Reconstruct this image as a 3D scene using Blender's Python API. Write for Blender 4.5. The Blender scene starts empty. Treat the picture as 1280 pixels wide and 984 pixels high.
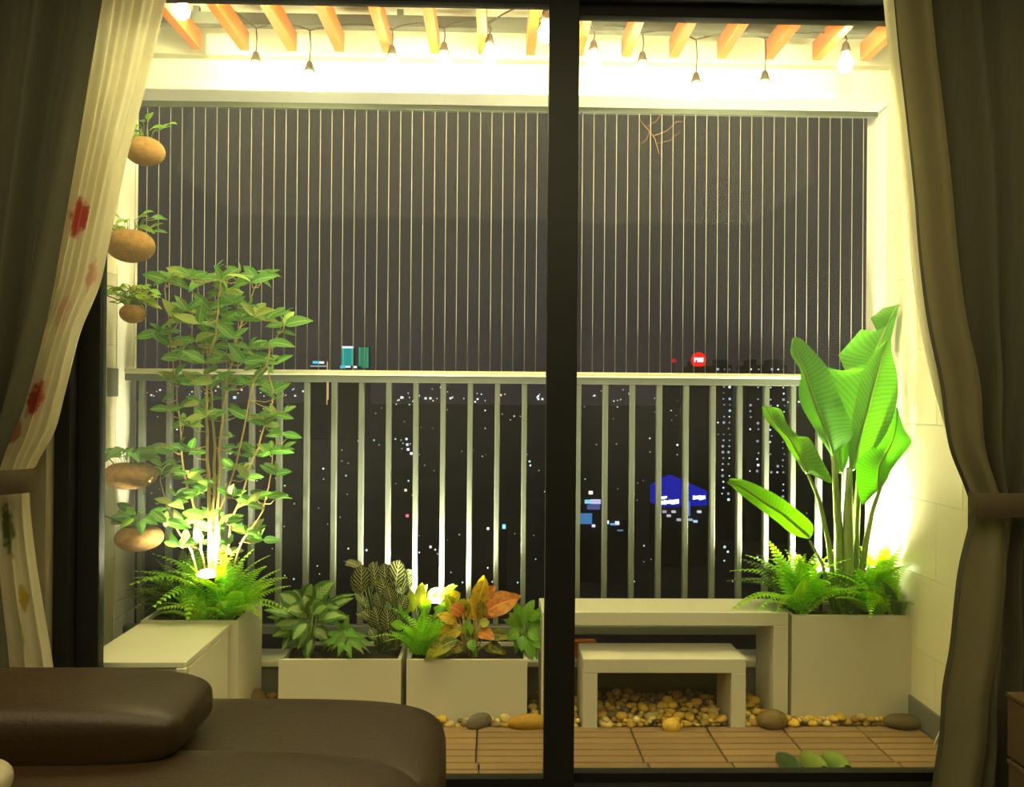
import bpy, bmesh, math, random
from mathutils import Vector, Matrix

random.seed(7)
S = bpy.context.scene
COL = S.collection
PI = math.pi

# ------------------------------------------------------------------ camera
F = 970.0                      # focal length in pixels of a 1280 x 984 frame
CAM = Vector((0.0, 0.0, 1.30))
YAW, PITCH, ROLL = 20 / F, 3 / F, 0.008
_f = Vector((math.sin(YAW) * math.cos(PITCH), math.cos(YAW) * math.cos(PITCH), math.sin(PITCH)))
_r0 = Vector((math.cos(YAW), -math.sin(YAW), 0))
_u0 = _r0.cross(_f)
RT = _r0 * math.cos(ROLL) + _u0 * math.sin(ROLL)
UP = _u0 * math.cos(ROLL) - _r0 * math.sin(ROLL)
cd = bpy.data.cameras.new('camera')
cd.sensor_fit = 'HORIZONTAL'; cd.sensor_width = 36.0; cd.lens = 36.0 * F / 1280
cd.clip_start = 0.02; cd.clip_end = 9000
cam = bpy.data.objects.new('camera', cd); COL.objects.link(cam)
cam.matrix_world = Matrix(((RT.x, UP.x, -_f.x, CAM.x), (RT.y, UP.y, -_f.y, CAM.y),
                           (RT.z, UP.z, -_f.z, CAM.z), (0, 0, 0, 1)))
S.camera = cam

# ------------------------------------------------------------------ view, world, added room fill light
S.view_settings.view_transform = 'Standard'
S.view_settings.look = 'None'
S.view_settings.gamma = 1.0
S.view_settings.use_curve_mapping = False
S.view_settings.exposure = 0.0
S.cycles.use_denoising = True
S.cycles.max_bounces = 10
S.cycles.transparent_max_bounces = 24
S.cycles.sample_clamp_indirect = 6.0
S.cycles.caustics_reflective = False
S.cycles.caustics_refractive = False

BULB = 88.0         # radiance of a pergola bulb
FILL_BULB = 660.0        # radiance of an added fill globe, out of view above the door
SPOT = 75.0           # watts of a planter lamp
ROOM = 110.0           # watts of the unseen fill light at the room ceiling
WARM = (1.0, 0.93, 0.42)
LAMPC = (1.0, 0.95, 0.62)

w = bpy.data.worlds.new('night_sky'); S.world = w; w.use_nodes = True
nt = w.node_tree; nt.nodes.clear()
wo = nt.nodes.new('ShaderNodeOutputWorld'); bg = nt.nodes.new('ShaderNodeBackground')
tc = nt.nodes.new('ShaderNodeTexCoord'); sp = nt.nodes.new('ShaderNodeSeparateXYZ')
cr = nt.nodes.new('ShaderNodeValToRGB')
nt.links.new(tc.outputs['Generated'], sp.inputs[0]); nt.links.new(sp.outputs['Z'], cr.inputs[0])
e = cr.color_ramp.elements
e[0].position = 0.0; e[0].color = (0.023, 0.018, 0.022, 1)
e[1].position = 0.45; e[1].color = (0.066, 0.060, 0.051, 1)
nt.links.new(cr.outputs[0], bg.inputs[0]); bg.inputs[1].default_value = 1.0
nt.links.new(bg.outputs[0], wo.inputs[0])

ld = bpy.data.lights.new('room_fill', 'AREA'); ld.shape = 'RECTANGLE'; ld.size = 4.2; ld.size_y = 3.0  # unseen fill panel added to light the room and the planter fronts
ld.energy = ROOM; ld.color = (1.0, 0.89, 0.46)
lo = bpy.data.objects.new('room_fill', ld); COL.objects.link(lo); lo.location = (0.0, 0.2, 2.74)

# ------------------------------------------------------------------ pixel <-> place
def ray(px, py):
    return _f + RT * ((px - 640) / F) - UP * ((py - 492) / F)
def onY(px, py, Y):
    d = ray(px, py); return CAM + d * (Y / d.y)
def onZ(px, py, Z):
    d = ray(px, py); return CAM + d * ((Z - CAM.z) / d.z)
def onX(px, py, X):
    d = ray(px, py); return CAM + d * (X / d.x)
def lerp(a, b, t): return a + (b - a) * t
def interp(tab, x):
    if x <= tab[0][0]: return tab[0][1]
    for (a, b), (c, d) in zip(tab, tab[1:]):
        if x <= c: return lerp(b, d, (x - a) / (c - a))
    return tab[-1][1]
def smooth_interp(tab, x):
    n = len(tab)
    if x <= tab[0][0]: return tab[0][1]
    for i in range(n - 1):
        if x <= tab[i + 1][0]:
            x0, y0 = tab[i]; x1, y1 = tab[i + 1]
            def sl(j):
                if j <= 0: return (tab[1][1] - tab[0][1]) / (tab[1][0] - tab[0][0])
                if j >= n - 1: return (tab[-1][1] - tab[-2][1]) / (tab[-1][0] - tab[-2][0])
                return (tab[j + 1][1] - tab[j - 1][1]) / (tab[j + 1][0] - tab[j - 1][0])
            h = x1 - x0; t = (x - x0) / h
            return ((2*t**3 - 3*t*t + 1) * y0 + (t**3 - 2*t*t + t) * h * sl(i)
                    + (-2*t**3 + 3*t*t) * y1 + (t**3 - t*t) * h * sl(i + 1))
    return tab[-1][1]

# ------------------------------------------------------------------ materials
def C(r, g, b):
    f = lambda c: c / 12.92 if c <= 0.04045 else ((c + 0.055) / 1.055) ** 2.4
    return (f(r / 255), f(g / 255), f(b / 255))
def rgba(c, k=1.0): return (min(1, c[0] * k), min(1, c[1] * k), min(1, c[2] * k), 1)

class NT:
    def __init__(s, name):
        s.m = bpy.data.materials.new(name); s.m.use_nodes = True
        s.t = s.m.node_tree; s.t.nodes.clear()
        s.out = s.n('ShaderNodeOutputMaterial')
    def n(s, kind, **kw):
        x = s.t.nodes.new(kind)
        for k, v in kw.items(): setattr(x, k, v)
        return x
    def l(s, a, b): s.t.links.new(a, b)
    def put(s, sock, v):
        if isinstance(v, bpy.types.NodeSocket): s.l(v, sock)
        else: sock.default_value = v
    def math(s, op, a, b=0.0, c=0.0):
        x = s.n('ShaderNodeMath', operation=op)
        for i, v in enumerate((a, b, c)): s.put(x.inputs[i], v)
        return x.outputs[0]
    def mix(s, fac, a, b):
        x = s.n('ShaderNodeMix', data_type='RGBA'); s.put(x.inputs[0], fac)
        s.put(x.inputs[6], a); s.put(x.inputs[7], b); return x.outputs[2]
    def noise(s, vec, scale, detail=3, rough=0.5):
        x = s.n('ShaderNodeTexNoise'); x.inputs['Scale'].default_value = scale
        x.inputs['Detail'].default_value = detail; x.inputs['Roughness'].default_value = rough
        if vec is not None: s.l(vec, x.inputs['Vector'])
        return x.outputs['Fac']
    def step(s, v, a, b):
        x = s.n('ShaderNodeMapRange', interpolation_type='SMOOTHSTEP')
        s.put(x.inputs[0], v); x.inputs[1].default_value = a; x.inputs[2].default_value = b
        return x.outputs[0]
    def rnd(s): return s.n('ShaderNodeObjectInfo').outputs['Random']
    def hsv(s, col, hue=0.5, sat=1.0, val=1.0):
        x = s.n('ShaderNodeHueSaturation'); s.put(x.inputs['Hue'], hue); s.put(x.inputs['Saturation'], sat)
        s.put(x.inputs['Value'], val); s.put(x.inputs['Color'], col); return x.outputs[0]

def mat(name, col, rough=0.5, metal=0.0, var=0.12, scale=12.0, bump=0.0, bscale=60.0, spec=0.4,
        transl=0.0, rnd=0.0, stretch=None, sheen=0.0):
    T = NT(name)
    co = T.n('ShaderNodeTexCoord').outputs['Object']
    if stretch:
        mp = T.n('ShaderNodeMapping'); mp.inputs['Scale'].default_value = stretch
        T.l(co, mp.inputs[0]); co = mp.outputs[0]
    nz = T.noise(co, scale)
    c = T.mix(nz, rgba(col, 1 - var), rgba(col, 1 + var))
    if rnd:
        v = T.math('MULTIPLY_ADD', T.rnd(), 2 * rnd, 1 - rnd); c = T.hsv(c, val=v)
    p = T.n('ShaderNodeBsdfPrincipled'); T.l(c, p.inputs['Base Color'])
    p.inputs['Roughness'].default_value = rough; p.inputs['Metallic'].default_value = metal
    p.inputs['Specular IOR Level'].default_value = spec
    if sheen: p.inputs['Sheen Weight'].default_value = sheen
    if bump:
        b = T.n('ShaderNodeBump'); b.inputs['Strength'].default_value = bump; b.inputs['Distance'].default_value = 0.004
        T.l(T.noise(co, bscale, 4), b.inputs['Height']); T.l(b.outputs[0], p.inputs['Normal'])
    if transl:
        tr = T.n('ShaderNodeBsdfTranslucent'); T.l(c, tr.inputs[0])
        mx = T.n('ShaderNodeMixShader'); mx.inputs[0].default_value = transl
        T.l(p.outputs[0], mx.inputs[1]); T.l(tr.outputs[0], mx.inputs[2]); T.l(mx.outputs[0], T.out.inputs[0])
    else: T.l(p.outputs[0], T.out.inputs[0])
    return T.m

def emit(name, col, strength):
    T = NT(name); x = T.n('ShaderNodeEmission'); x.inputs[0].default_value = (*col, 1); x.inputs[1].default_value = strength
    T.l(x.outputs[0], T.out.inputs[0]); return T.m

def leafmat(name, col, kind='plain', vein=None, third=None, transl=0.4, rough=0.45, rnd=0.18):
    T = NT(name)
    uv = T.n('ShaderNodeUVMap').outputs[0]
    sx = T.n('ShaderNodeSeparateXYZ'); T.l(uv, sx.inputs[0]); u, v = sx.outputs[0], sx.outputs[1]
    a = T.math('ABSOLUTE', T.math('SUBTRACT', u, 0.5))
    ob = T.n('ShaderNodeTexCoord').outputs['Object']
    base = T.mix(T.noise(ob, 14), rgba(col, 0.8), rgba(col, 1.2))
    vein = vein or tuple(min(1, k * 1.7) for k in col)
    if kind == 'plain':
        c = T.mix(T.step(a, 0.045, 0.015), base, rgba(vein))
    elif kind == 'banana':
        st = T.math('SINE', T.math('MULTIPLY_ADD', v, 230.0, T.math('MULTIPLY', a, -46.0)))
        c = T.mix(T.math('MULTIPLY_ADD', st, 0.14, 0.16), base, rgba(vein))
        c = T.mix(T.step(a, 0.05, 0.025), c, rgba(vein, 1.15))
    elif kind == 'calathea':
        st = T.math('SINE', T.math('MULTIPLY_ADD', v, 44.0, T.math('MULTIPLY', a, -34.0)))
        c = T.mix(T.step(st, -0.8, -0.35), rgba(vein), base)
        c = T.mix(T.step(a, 0.40, 0.46), c, rgba(col, 0.9))
        c = T.mix(T.step(a, 0.04, 0.015), c, rgba(vein))
    elif kind == 'aglao':
        nz = T.noise(ob, 45, 2)
        k = T.step(T.math('MULTIPLY_ADD', nz, 0.34, T.math('MULTIPLY', a, -1.0)), -0.14, 0.02)
        c = T.mix(k, base, rgba(vein))
        st = T.math('SINE', T.math('MULTIPLY_ADD', v, 52.0, T.math('MULTIPLY', a, -40.0)))
        c = T.mix(T.math('MULTIPLY', T.step(st, 0.2, 0.8), 0.45), c, rgba(col, 0.75))
    else:                                       # croton: mottled
        k = T.step(T.noise(ob, 26, 2), 0.40, 0.60)
        c = T.mix(k, base, rgba(vein))
        k2 = T.step(T.noise(ob, 60, 2), 0.55, 0.7)
        c = T.mix(k2, c, rgba(third or vein))
        c = T.mix(T.step(a, 0.05, 0.02), c, rgba(vein, 1.2))
    c = T.hsv(c, hue=T.math('MULTIPLY_ADD', T.rnd(), 0.02, 0.49), val=T.math('MULTIPLY_ADD', T.rnd(), 2 * rnd, 1 - rnd))
    p = T.n('ShaderNodeBsdfPrincipled'); T.l(c, p.inputs['Base Color'])
    p.inputs['Roughness'].default_value = rough; p.inputs['Specular IOR Level'].default_value = 0.45
    tr = T.n('ShaderNodeBsdfTranslucent'); T.l(T.hsv(c, sat=1.15, val=1.35), tr.inputs[0])
    mx = T.n('ShaderNodeMixShader'); mx.inputs[0].default_value = transl
    T.l(p.outputs[0], mx.inputs[1]); T.l(tr.outputs[0], mx.inputs[2]); T.l(mx.outputs[0], T.out.inputs[0])
    return T.m

# ------------------------------------------------------------------ mesh building
ORG = {}                                        # world position of every root / part
class MB:
    def __init__(s): s.v = []; s.f = []; s.uv = []; s.mi = []; s.cur = 0
    def add(s, vs, fs, uvs=None):
        b = len(s.v); s.v += [Vector(x) for x in vs]
        s.uv += list(uvs) if uvs else [(0.25, 0.5)] * len(vs)
        s.f += [tuple(i + b for i in f) for f in fs]; s.mi += [s.cur] * len(fs); return s
    def box(s, x0, x1, y0, y1, z0, z1):
        vs = [(x, y, z) for x in (x0, x1) for y in (y0, y1) for z in (z0, z1)]
        return s.add(vs, [(0, 1, 3, 2), (4, 6, 7, 5), (0, 4, 5, 1), (2, 3, 7, 6), (0, 2, 6, 4), (1, 5, 7, 3)])
    def tube(s, pts, rad, n=6, cap=True):
        pts = [Vector(p) for p in pts]
        rs = rad if isinstance(rad, (list, tuple)) else [rad] * len(pts)
        vs, fs = [], []; prev = None
        for i, p in enumerate(pts):
            d = (pts[min(i + 1, len(pts) - 1)] - pts[max(i - 1, 0)])
            d = d.normalized() if d.length > 1e-9 else Vector((0, 0, 1))
            if prev is None:
                a = d.cross(Vector((0.31, 0.9, 0.17)))
                if a.length < 1e-3: a = d.cross(Vector((1, 0, 0)))
            else: a = prev - d * prev.dot(d)
            a.normalize(); prev = a; b = d.cross(a)
            for k in range(n):
                t = 2 * PI * k / n; vs.append(p + (a * math.cos(t) + b * math.sin(t)) * rs[i])
        for i in range(len(pts) - 1):
            for k in range(n):
                k2 = (k + 1) % n; fs.append((i*n + k, i*n + k2, (i+1)*n + k2, (i+1)*n + k))
        if cap:
            fs.append(tuple(reversed(range(n)))); q = (len(pts) - 1) * n; fs.append(tuple(range(q, q + n)))
        return s.add(vs, fs)
    def lathe(s, c, prof, n=20, axis=None):
        c = Vector(c); vs, fs = [], []
        for r, z in prof:
            for k in range(n):
                t = 2 * PI * k / n; vs.append(Vector((r * math.cos(t), r * math.sin(t), z)))
        if axis is not None:
            q = Vector((0, 0, 1)).rotation_difference(Vector(axis)).to_matrix(); vs = [q @ x for x in vs]
        vs = [x + c for x in vs]
        for i in range(len(prof) - 1):
            for k in range(n):
                k2 = (k + 1) % n; fs.append((i*n + k, i*n + k2, (i+1)*n + k2, (i+1)*n + k))
        fs.append(tuple(reversed(range(n)))); q = (len(prof) - 1) * n; fs.append(tuple(range(q, q + n)))
        return s.add(vs, fs)
    def grid(s, fn, nu, nv, close_u=False):
        vs, fs, uv = [], [], []
        for j in range(nv + 1):
            for i in range(nu + 1): vs.append(fn(i / nu, j / nv)); uv.append((i / nu, j / nv))
        for j in range(nv):
            for i in range(nu):
                a = j * (nu + 1) + i; fs.append((a, a + 1, a + nu + 2, a + nu + 1))
        return s.add(vs, fs, uv)
    def ellipsoid(s, c, r, n=16, m=10, e=1.0, e2=None):
        c = Vector(c); e2 = e2 or e
        pw = lambda x, k: math.copysign(abs(x) ** k, x)
        def fn(u, v):
            a = -PI + 2 * PI * u; b = -PI / 2 + PI * v
            return c + Vector((r[0] * pw(math.cos(b), e) * pw(math.cos(a), e2),
                               r[1] * pw(math.cos(b), e) * pw(math.sin(a), e2), r[2] * pw(math.sin(b), e)))
        return s.grid(fn, n, m)
    def mesh(s, name, mats, org=Vector((0, 0, 0)), smooth=False, bevel=0.0, segs=2, weld=False):
        me = bpy.data.meshes.new(name)
        me.from_pydata([tuple(x - org) for x in s.v], [], s.f)
        uvl = me.uv_layers.new(name='UVMap')
        for lp in me.loops: uvl.data[lp.index].uv = s.uv[lp.vertex_index]
        for p, k in zip(me.polygons, s.mi): p.material_index = k; p.use_smooth = smooth
        for m_ in (mats if isinstance(mats, (list, tuple)) else [mats]): me.materials.append(m_)
        if bevel or weld:
            bm = bmesh.new(); bm.from_mesh(me)
            if weld: bmesh.ops.remove_doubles(bm, verts=bm.verts, dist=1e-5)
            if bevel:
                bmesh.ops.bevel(bm, geom=[x for x in bm.edges if len(x.link_faces) == 2 and x.calc_face_angle(0) > 0.3],
                                offset=bevel, segments=segs, affect='EDGES', profile=0.5)
            bm.to_mesh(me); bm.free()
        me.update(); return me
    def build(s, name, mats, parent=None, smooth=False, bevel=0.0, segs=2, weld=False, loc=None):
        if parent is not None: org = ORG[parent.name]
        elif loc is not None: org = Vector(loc)
        else:
            xs = [x.x for x in s.v]; ys = [x.y for x in s.v]; zs = [x.z for x in s.v]
            org = Vector(((min(xs) + max(xs)) / 2, (min(ys) + max(ys)) / 2, min(zs)))
        o = bpy.data.objects.new(name, s.mesh(name, mats, org, smooth, bevel, segs, weld))
        COL.objects.link(o)
        if parent is not None: o.parent = parent
        else: o.location = org
        ORG[o.name] = org; return o

def tag(o, label, cat, group=None, kind=None):
    if label: o['label'] = label
    if cat: o['category'] = cat
    if group: o['group'] = group
    if kind: o['kind'] = kind
    return o
def thing(name, label, cat, loc=(0, 0, 0), group=None):
    o = bpy.data.objects.new(name, None); COL.objects.link(o)
    o.location = loc; o.empty_display_size = 0.05; ORG[o.name] = Vector(loc)
    return tag(o, label, cat, group)
def struct(o, label=None):
    o['kind'] = 'structure'
    if label: o['label'] = label
    return o
def inst(name, me, parent, M):
    o = bpy.data.objects.new(name, me); COL.objects.link(o)
    if parent is not None:
        o.parent = parent; o.matrix_local = Matrix.Translation(-ORG[parent.name]) @ M
    else: o.matrix_world = M
    return o
def bx(*a): return MB().box(*a)

# ------------------------------------------------------------------ palette
M = dict(
    tile=mat('glazed_wall_tile', C(232, 222, 188), 0.28, var=0.03, scale=3),
    grout=mat('grout', C(220, 214, 194), 0.9),
    plaster=mat('white_plaster', C(238, 235, 222), 0.75, var=0.03, scale=4, bump=0.1),
    concrete=mat('curb_concrete', C(120, 116, 104), 0.85, var=0.2, scale=9, bump=0.4),
    skirting=mat('grey_skirting', C(112, 110, 104), 0.4, var=0.08),
    room=mat('room_paint', C(120, 112, 90), 0.85, var=0.03, scale=3),
    roomfloor=mat('room_floor', C(66, 50, 34), 0.4, var=0.2, scale=6, stretch=(1, 8, 1)),
    frame=mat('charcoal_aluminium', C(30, 30, 29), 0.45, metal=0.25, var=0.06, spec=0.3),
    railing=mat('painted_steel', C(116, 122, 114), 0.34, var=0.05, spec=0.5),
    handrail=mat('handrail_paint', C(228, 222, 196), 0.36, var=0.03, spec=0.5),
    wire=mat('steel_wire', C(186, 176, 158), 0.4, var=0.05, spec=0.5),
    timber=mat('orange_timber', C(176, 96, 34), 0.5, var=0.28, scale=9, stretch=(9, 1, 9), bump=0.15, rnd=0.10),
    steelbar=mat('grey_steel_bar', C(74, 76, 72), 0.5, var=0.08),
    slat=mat('deck_slat', C(152, 120, 84), 0.55, var=0.18, scale=8, stretch=(1, 12, 4), bump=0.25, bscale=90, rnd=0.13),
    decksub=mat('deck_underlay', C(34, 28, 20), 0.9),
    box=mat('white_lacquer', C(226, 218, 196), 0.4, var=0.03, scale=4),
    soil=mat('potting_soil', C(44, 34, 24), 0.95, var=0.5, scale=60, bump=1.0, bscale=90),
    leather=mat('brown_leather', C(44, 29, 12), 0.44, var=0.16, scale=5, bump=0.22, bscale=130, spec=0.36),
    drape=mat('olive_drape', C(66, 62, 45), 0.85, var=0.18, scale=14, stretch=(10, 10, 0.8), transl=0.09, sheen=0.06),
    lining=mat('curtain_lining', C(222, 212, 176), 0.85, var=0.05, transl=0.6),
    tie=mat('tieback_cloth', C(66, 54, 33), 0.75, var=0.15, scale=30),
    coir=mat('coconut_shell', C(156, 118, 66), 0.85, var=0.5, scale=48, bump=1.0, bscale=160),
    hook=mat('dark_hook_wire', C(70, 62, 50), 0.4, metal=0.6),
    cord=mat('black_rubber_cord', C(36, 30, 24), 0.6),
    socket=mat('bulb_socket', C(54, 40, 30), 0.5),
    bark=mat('pale_bark', C(184, 160, 96), 0.8, var=0.25, scale=30),
    stemgreen=mat('green_stalk', C(140, 166, 84), 0.45, var=0.15, scale=10, stretch=(12, 12, 1), transl=0.12),
    lampblack=mat('lamp_housing', C(30, 30, 28), 0.4),
    bulb=emit('bulb_glow', WARM, BULB),
    fill_bulb=emit('fill_globe_glow', WARM, FILL_BULB),
    lens=emit('lamp_lens', LAMPC, 60.0),
    city=mat('night_building', C(62, 58, 66), 0.85, var=0.2, scale=0.05),
    land=mat('city_ground', C(58, 54, 56), 0.95, var=0.5, scale=0.01),
    card=mat('brown_cardboard', C(78, 60, 38), 0.8, var=0.12, scale=9),
    plate=mat('grey_plate', C(122, 120, 108), 0.5),
    cushion=mat('beige_cushion', C(150, 138, 112), 0.8, var=0.06),
)
def glassmat():
    T = NT('hazed_glass')
    tr = T.n('ShaderNodeBsdfTransparent'); tr.inputs[0].default_value = (0.97, 0.98, 0.96, 1)
    gl = T.n('ShaderNodeBsdfGlossy'); gl.inputs[1].default_value = 0.02; gl.inputs[0].default_value = (0.9, 0.9, 0.9, 1)
    du = T.n('ShaderNodeBsdfTranslucent'); du.inputs[0].default_value = (0.95, 0.93, 0.88, 1)  # translucent share stands in for the lens haze around the bulbs
    m1 = T.n('ShaderNodeMixShader'); m1.inputs[0].default_value = 0.004
    co = T.n('ShaderNodeTexCoord').outputs['Object']
    m2 = T.n('ShaderNodeMixShader'); T.l(T.math('MULTIPLY_ADD', T.noise(co, 5, 5), 0.012, 0.012), m2.inputs[0])
    T.l(tr.outputs[0], m1.inputs[1]); T.l(gl.outputs[0], m1.inputs[2])
    T.l(m1.outputs[0], m2.inputs[1]); T.l(du.outputs[0], m2.inputs[2]); T.l(m2.outputs[0], T.out.inputs[0])
    return T.m
M['glass'] = glassmat()

# ================================================================== SETTING
XL = onY(166, 300, 3.48).x          # inner face of the left balcony wall
XR = onY(1110, 300, 3.33).x         # inner face of the right balcony wall
YD = 2.50                           # plane of the sliding door
YR = 3.43                           # plane of the railing and the wires
ZC = 2.86                           # balcony ceiling

def tiled_wall(name, x, side):
    """Wall slab with 30 x 60 cm tiles as parts on its inner face."""
    o = struct(bx(min(x + side * 0.004, x + side * 0.14), max(x + side * 0.004, x + side * 0.14), 2.58, 3.52, -0.1, ZC + 0.05).build(name, M['grout']))
    for j in range(10):
        z0, z1 = j * 0.3, min((j + 1) * 0.3, ZC)
        for i in range(2):
            y0, y1 = (2.58, 2.95) if i == 0 else (2.95, 3.34)
            if j % 2: y0, y1 = (2.58, 2.78) if i == 0 else (2.78, 3.34)
            g = 0.0009
            bx(min(x, x + side * 0.005), max(x, x + side * 0.005), y0 + g, y1 - g, z0 + g, z1 - g).build('tile', M['tile'], o, bevel=0.0006, segs=1)
    return o
tiled_wall('wall_left', XL, -1); tiled_wall('wall_right', XR, 1)
# plastered ends of the two walls, in the thickness of the opening
struct(bx(XR - 0.003, XR + 0.14, 3.34, 3.52, -0.1, ZC).build('trim_1', M['plaster']))
struct(bx(XL - 0.14, XL + 0.003, 3.34, 3.52, -0.1, ZC).build('trim_2', M['plaster']))
struct(bx(XR - 0.012, XR, 2.60, 3.36, 0.0, 0.10).build('baseboard_right', M['skirting'], bevel=0.002))
struct(bx(XL, XL + 0.012, 2.60, 3.36, 0.0, 0.10).build('baseboard_left', M['skirting'], bevel=0.002))
struct(bx(XL - 0.14, XR + 0.14, 2.58, 3.55, ZC, ZC + 0.12).build('ceiling_balcony', M['plaster']))
# beam over the opening: upper band, recessed fascia, projecting lip
zl0, zl1 = onY(640, 118, 3.28).z, onY(640, 106, 3.28).z
zf1 = onY(640, 80, 3.33).z
bm_ = struct(bx(XL, XR, 3.33, 3.50, zl0 + 0.002, ZC).build('trim_beam', M['plaster']))
bx(XL, XR, 3.28, 3.334, zl0, zl1).build('lip', M['plaster'], bm_, bevel=0.004)
bx(XL, XR, 3.285, 3.334, zf1, ZC).build('upper_band', M['plaster'], bm_, bevel=0.004)

# floor of the balcony: slab, deck tiles (parts) and their slats (sub-parts)
fl = struct(bx(XL - 0.05, XR + 0.05, 2.44, 3.52, -0.12, -0.028).build('floor_balcony', M['concrete']))
tw = 0.30
xj = onZ(597, 909, 0.0).x
slat_me = {}
ybk = onZ(640, 908, 0.0).y
for row in range(2):
    y1 = ybk - row * tw; y0 = y1 - tw
    x = xj + (0.012 if row else 0.0)
    k0 = int(math.floor((-1.0 - x) / tw)); k1 = int(math.ceil((XR - x) / tw))
    for k in range(k0, k1):
        xa = x + k * tw; xb = min(xa + tw, XR - 0.013)
        if xb - xa < 0.03: continue
        t_ = bx(xa + 0.002, xb - 0.002, y0 + 0.002, y1 - 0.002, -0.028, -0.012).build('deck_tile', M['decksub'], fl)
        for sidx in range(6):
            wid = round(xb - xa - 0.006, 4)
            if wid not in slat_me:
                slat_me[wid] = MB().box(-wid / 2, wid / 2, -0.0218, 0.0218, -0.012, 0.0).mesh('slat', M['slat'], bevel=0.002, segs=1)
            inst('slat', slat_me[wid], t_, Matrix.Translation(((xa + xb) / 2, y0 + 0.025 + sidx * 0.05, random.uniform(-0.0012, 0.0))))

# concrete curb under the railing, with a pale coping
cb = struct(bx(XL, XR, 3.37, 3.52, -0.06, 0.125).build('trim_curb', M['concrete']))
bx(XL, XR, 3.355, 3.52, 0.125, 0.155).build('coping', M['handrail'], cb, bevel=0.008, segs=3)

# door wall and the room
XO0 = onY(68, 700, YD - 0.05).x; XO1 = XR
zt = onY(640, 8, YD).z
wf = struct(bx(-2.35, XO0, 2.40, 2.58, 0.0, 2.9).build('wall_front', M['room']))
bx(XO1, 2.35, 2.40, 2.58, 0.0, 2.9).build('wall_panel', M['room'], wf)
bx(XO0, XO1, 2.40, 2.58, zt + 0.075, 2.9).build('lintel', M['room'], wf)
struct(bx(-2.45, -2.35, -2.2, 2.58, 0.0, 2.9).build('wall_side_left', M['room']))
struct(bx(2.35, 2.45, -2.2, 2.58, 0.0, 2.9).build('wall_side_right', M['room']))
struct(bx(-2.45, 2.45, -2.3, -2.2, 0.0, 2.9).build('wall_back', M['room']))
struct(bx(-2.45, 2.45, -2.3, 2.44, -0.1, 0.0).build('floor_room', M['roomfloor']))
struct(bx(-2.45, 2.45, -2.3, 2.40, 2.76, 2.9).build('ceiling_room', M['room']))

# sliding door: fixed frame, inner (left) leaf, outer (right) leaf
fr = struct(bx(XO0, XO1, 2.44, 2.60, 0.0, 0.035).build('trim_door_frame', M['frame']))
bx(XO0, XO0 + 0.05, 2.44, 2.60, 0.035, zt + 0.075).build('jamb', M['frame'], fr, bevel=0.003)
bx(XO1 - 0.035, XO1 - 0.001, 2.44, 2.60, 0.035, zt + 0.075).build('jamb', M['frame'], fr, bevel=0.003)
bx(XO0 + 0.05, XO1 - 0.035, 2.44, 2.60, zt + 0.04, zt + 0.075).build('head', M['frame'], fr)
xm0, xm1 = onY(683, 500, YD - 0.02).x, onY(721, 500, YD - 0.02).x
xs1 = onY(125, 500, YD - 0.02).x
zb = onY(400, 971, YD).z
def leaf_door(name, x0, x1, sl, sr, y, z0, z1, zr0, zr1):
    d = struct(bx(x0, x0 + sl, y - 0.02, y + 0.02, z0, z1).build(name, M['frame'], bevel=0.003))
    bx(x1 - sr, x1, y - 0.02, y + 0.02, z0, z1).build('stile', M['frame'], d, bevel=0.003)
    bx(x0 + sl, x1 - sr, y - 0.019, y + 0.019, z0, zr0).build('bottom_rail', M['frame'], d)
    bx(x0 + sl, x1 - sr, y - 0.019, y + 0.019, zr1, z1).build('top_rail', M['frame'], d)
    bx(x0 + sl - 0.004, x1 - sr + 0.004, y - 0.003, y + 0.003, zr0 - 0.004, zr1 + 0.004).build('pane', M['glass'], d)
    return d
leaf_door('door_1', XO0 + 0.051, xm1, xs1 - XO0 - 0.051, xm1 - xm0, YD, 0.036, zt + 0.039, zb, zt)
zb2 = onY(950, 963, YD + 0.06).z; zt2 = onY(900, 26, YD + 0.06).z
leaf_door('door_2', xm0 + 0.01, XO1 - 0.036, xm1 - xm0 - 0.012, 0.07, YD + 0.06, 0.036, zt + 0.039, zb2, zt2)

# ================================================================== CITY
HG = -78.0
struct(bx(-3500, 3500, 40, 7000, HG - 1, HG).build('ground_city', M['land']))
white_e = emit('window_light_white', (0.72, 0.82, 1.0), 1.6)
dim_e = emit('window_light_dim', (0.62, 0.70, 0.95), 0.45)
blue_e = emit('window_light_blue', (0.45, 0.62, 1.0), 0.8)
def tower(px0, px1, pyt, Y, label, group, lit, seed, emat, step=(3.0, 3.3), body=None):
    r = random.Random(seed)
    a, b = onY(px0, pyt, Y), onY(px1, pyt, Y)
    t = thing('apartment_tower', label, 'building', ((a.x + b.x) / 2, Y + 9, HG), group)
    bx(a.x, b.x, Y, Y + 18, HG, a.z).build('wall', body or M['city'], t)
    bx(a.x + 2, b.x - 2, Y + 4, Y + 12, a.z, a.z + 3).build('roof_house', body or M['city'], t)
    wn = MB(); z = a.z - 2.5
    cols = max(2, int((b.x - a.x) / step[0]))
    dens = [r.choice((0.15, 0.4, 0.75)) for _ in range(cols)]
    while z > HG + 22:
        for c in range(cols):
            if r.random() < lit * dens[c] * (1.2 if z > -40 else 0.55):
                x = a.x + (c + 0.5) * (b.x - a.x) / cols; s_ = r.choice((0.28, 0.38, 0.6)); x += r.uniform(-.5, .5)
                wn.cur = r.choice((0, 0, 1, 1, 2)); wn.box(x - s_, x + s_, Y - 0.25, Y, z - s_, z + s_)
        z -= step[1]
    o = wn.build('lit_window', [emat, dim_e, blue_e], t); o['kind'] = 'stuff'
    return t
grp = None
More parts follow.
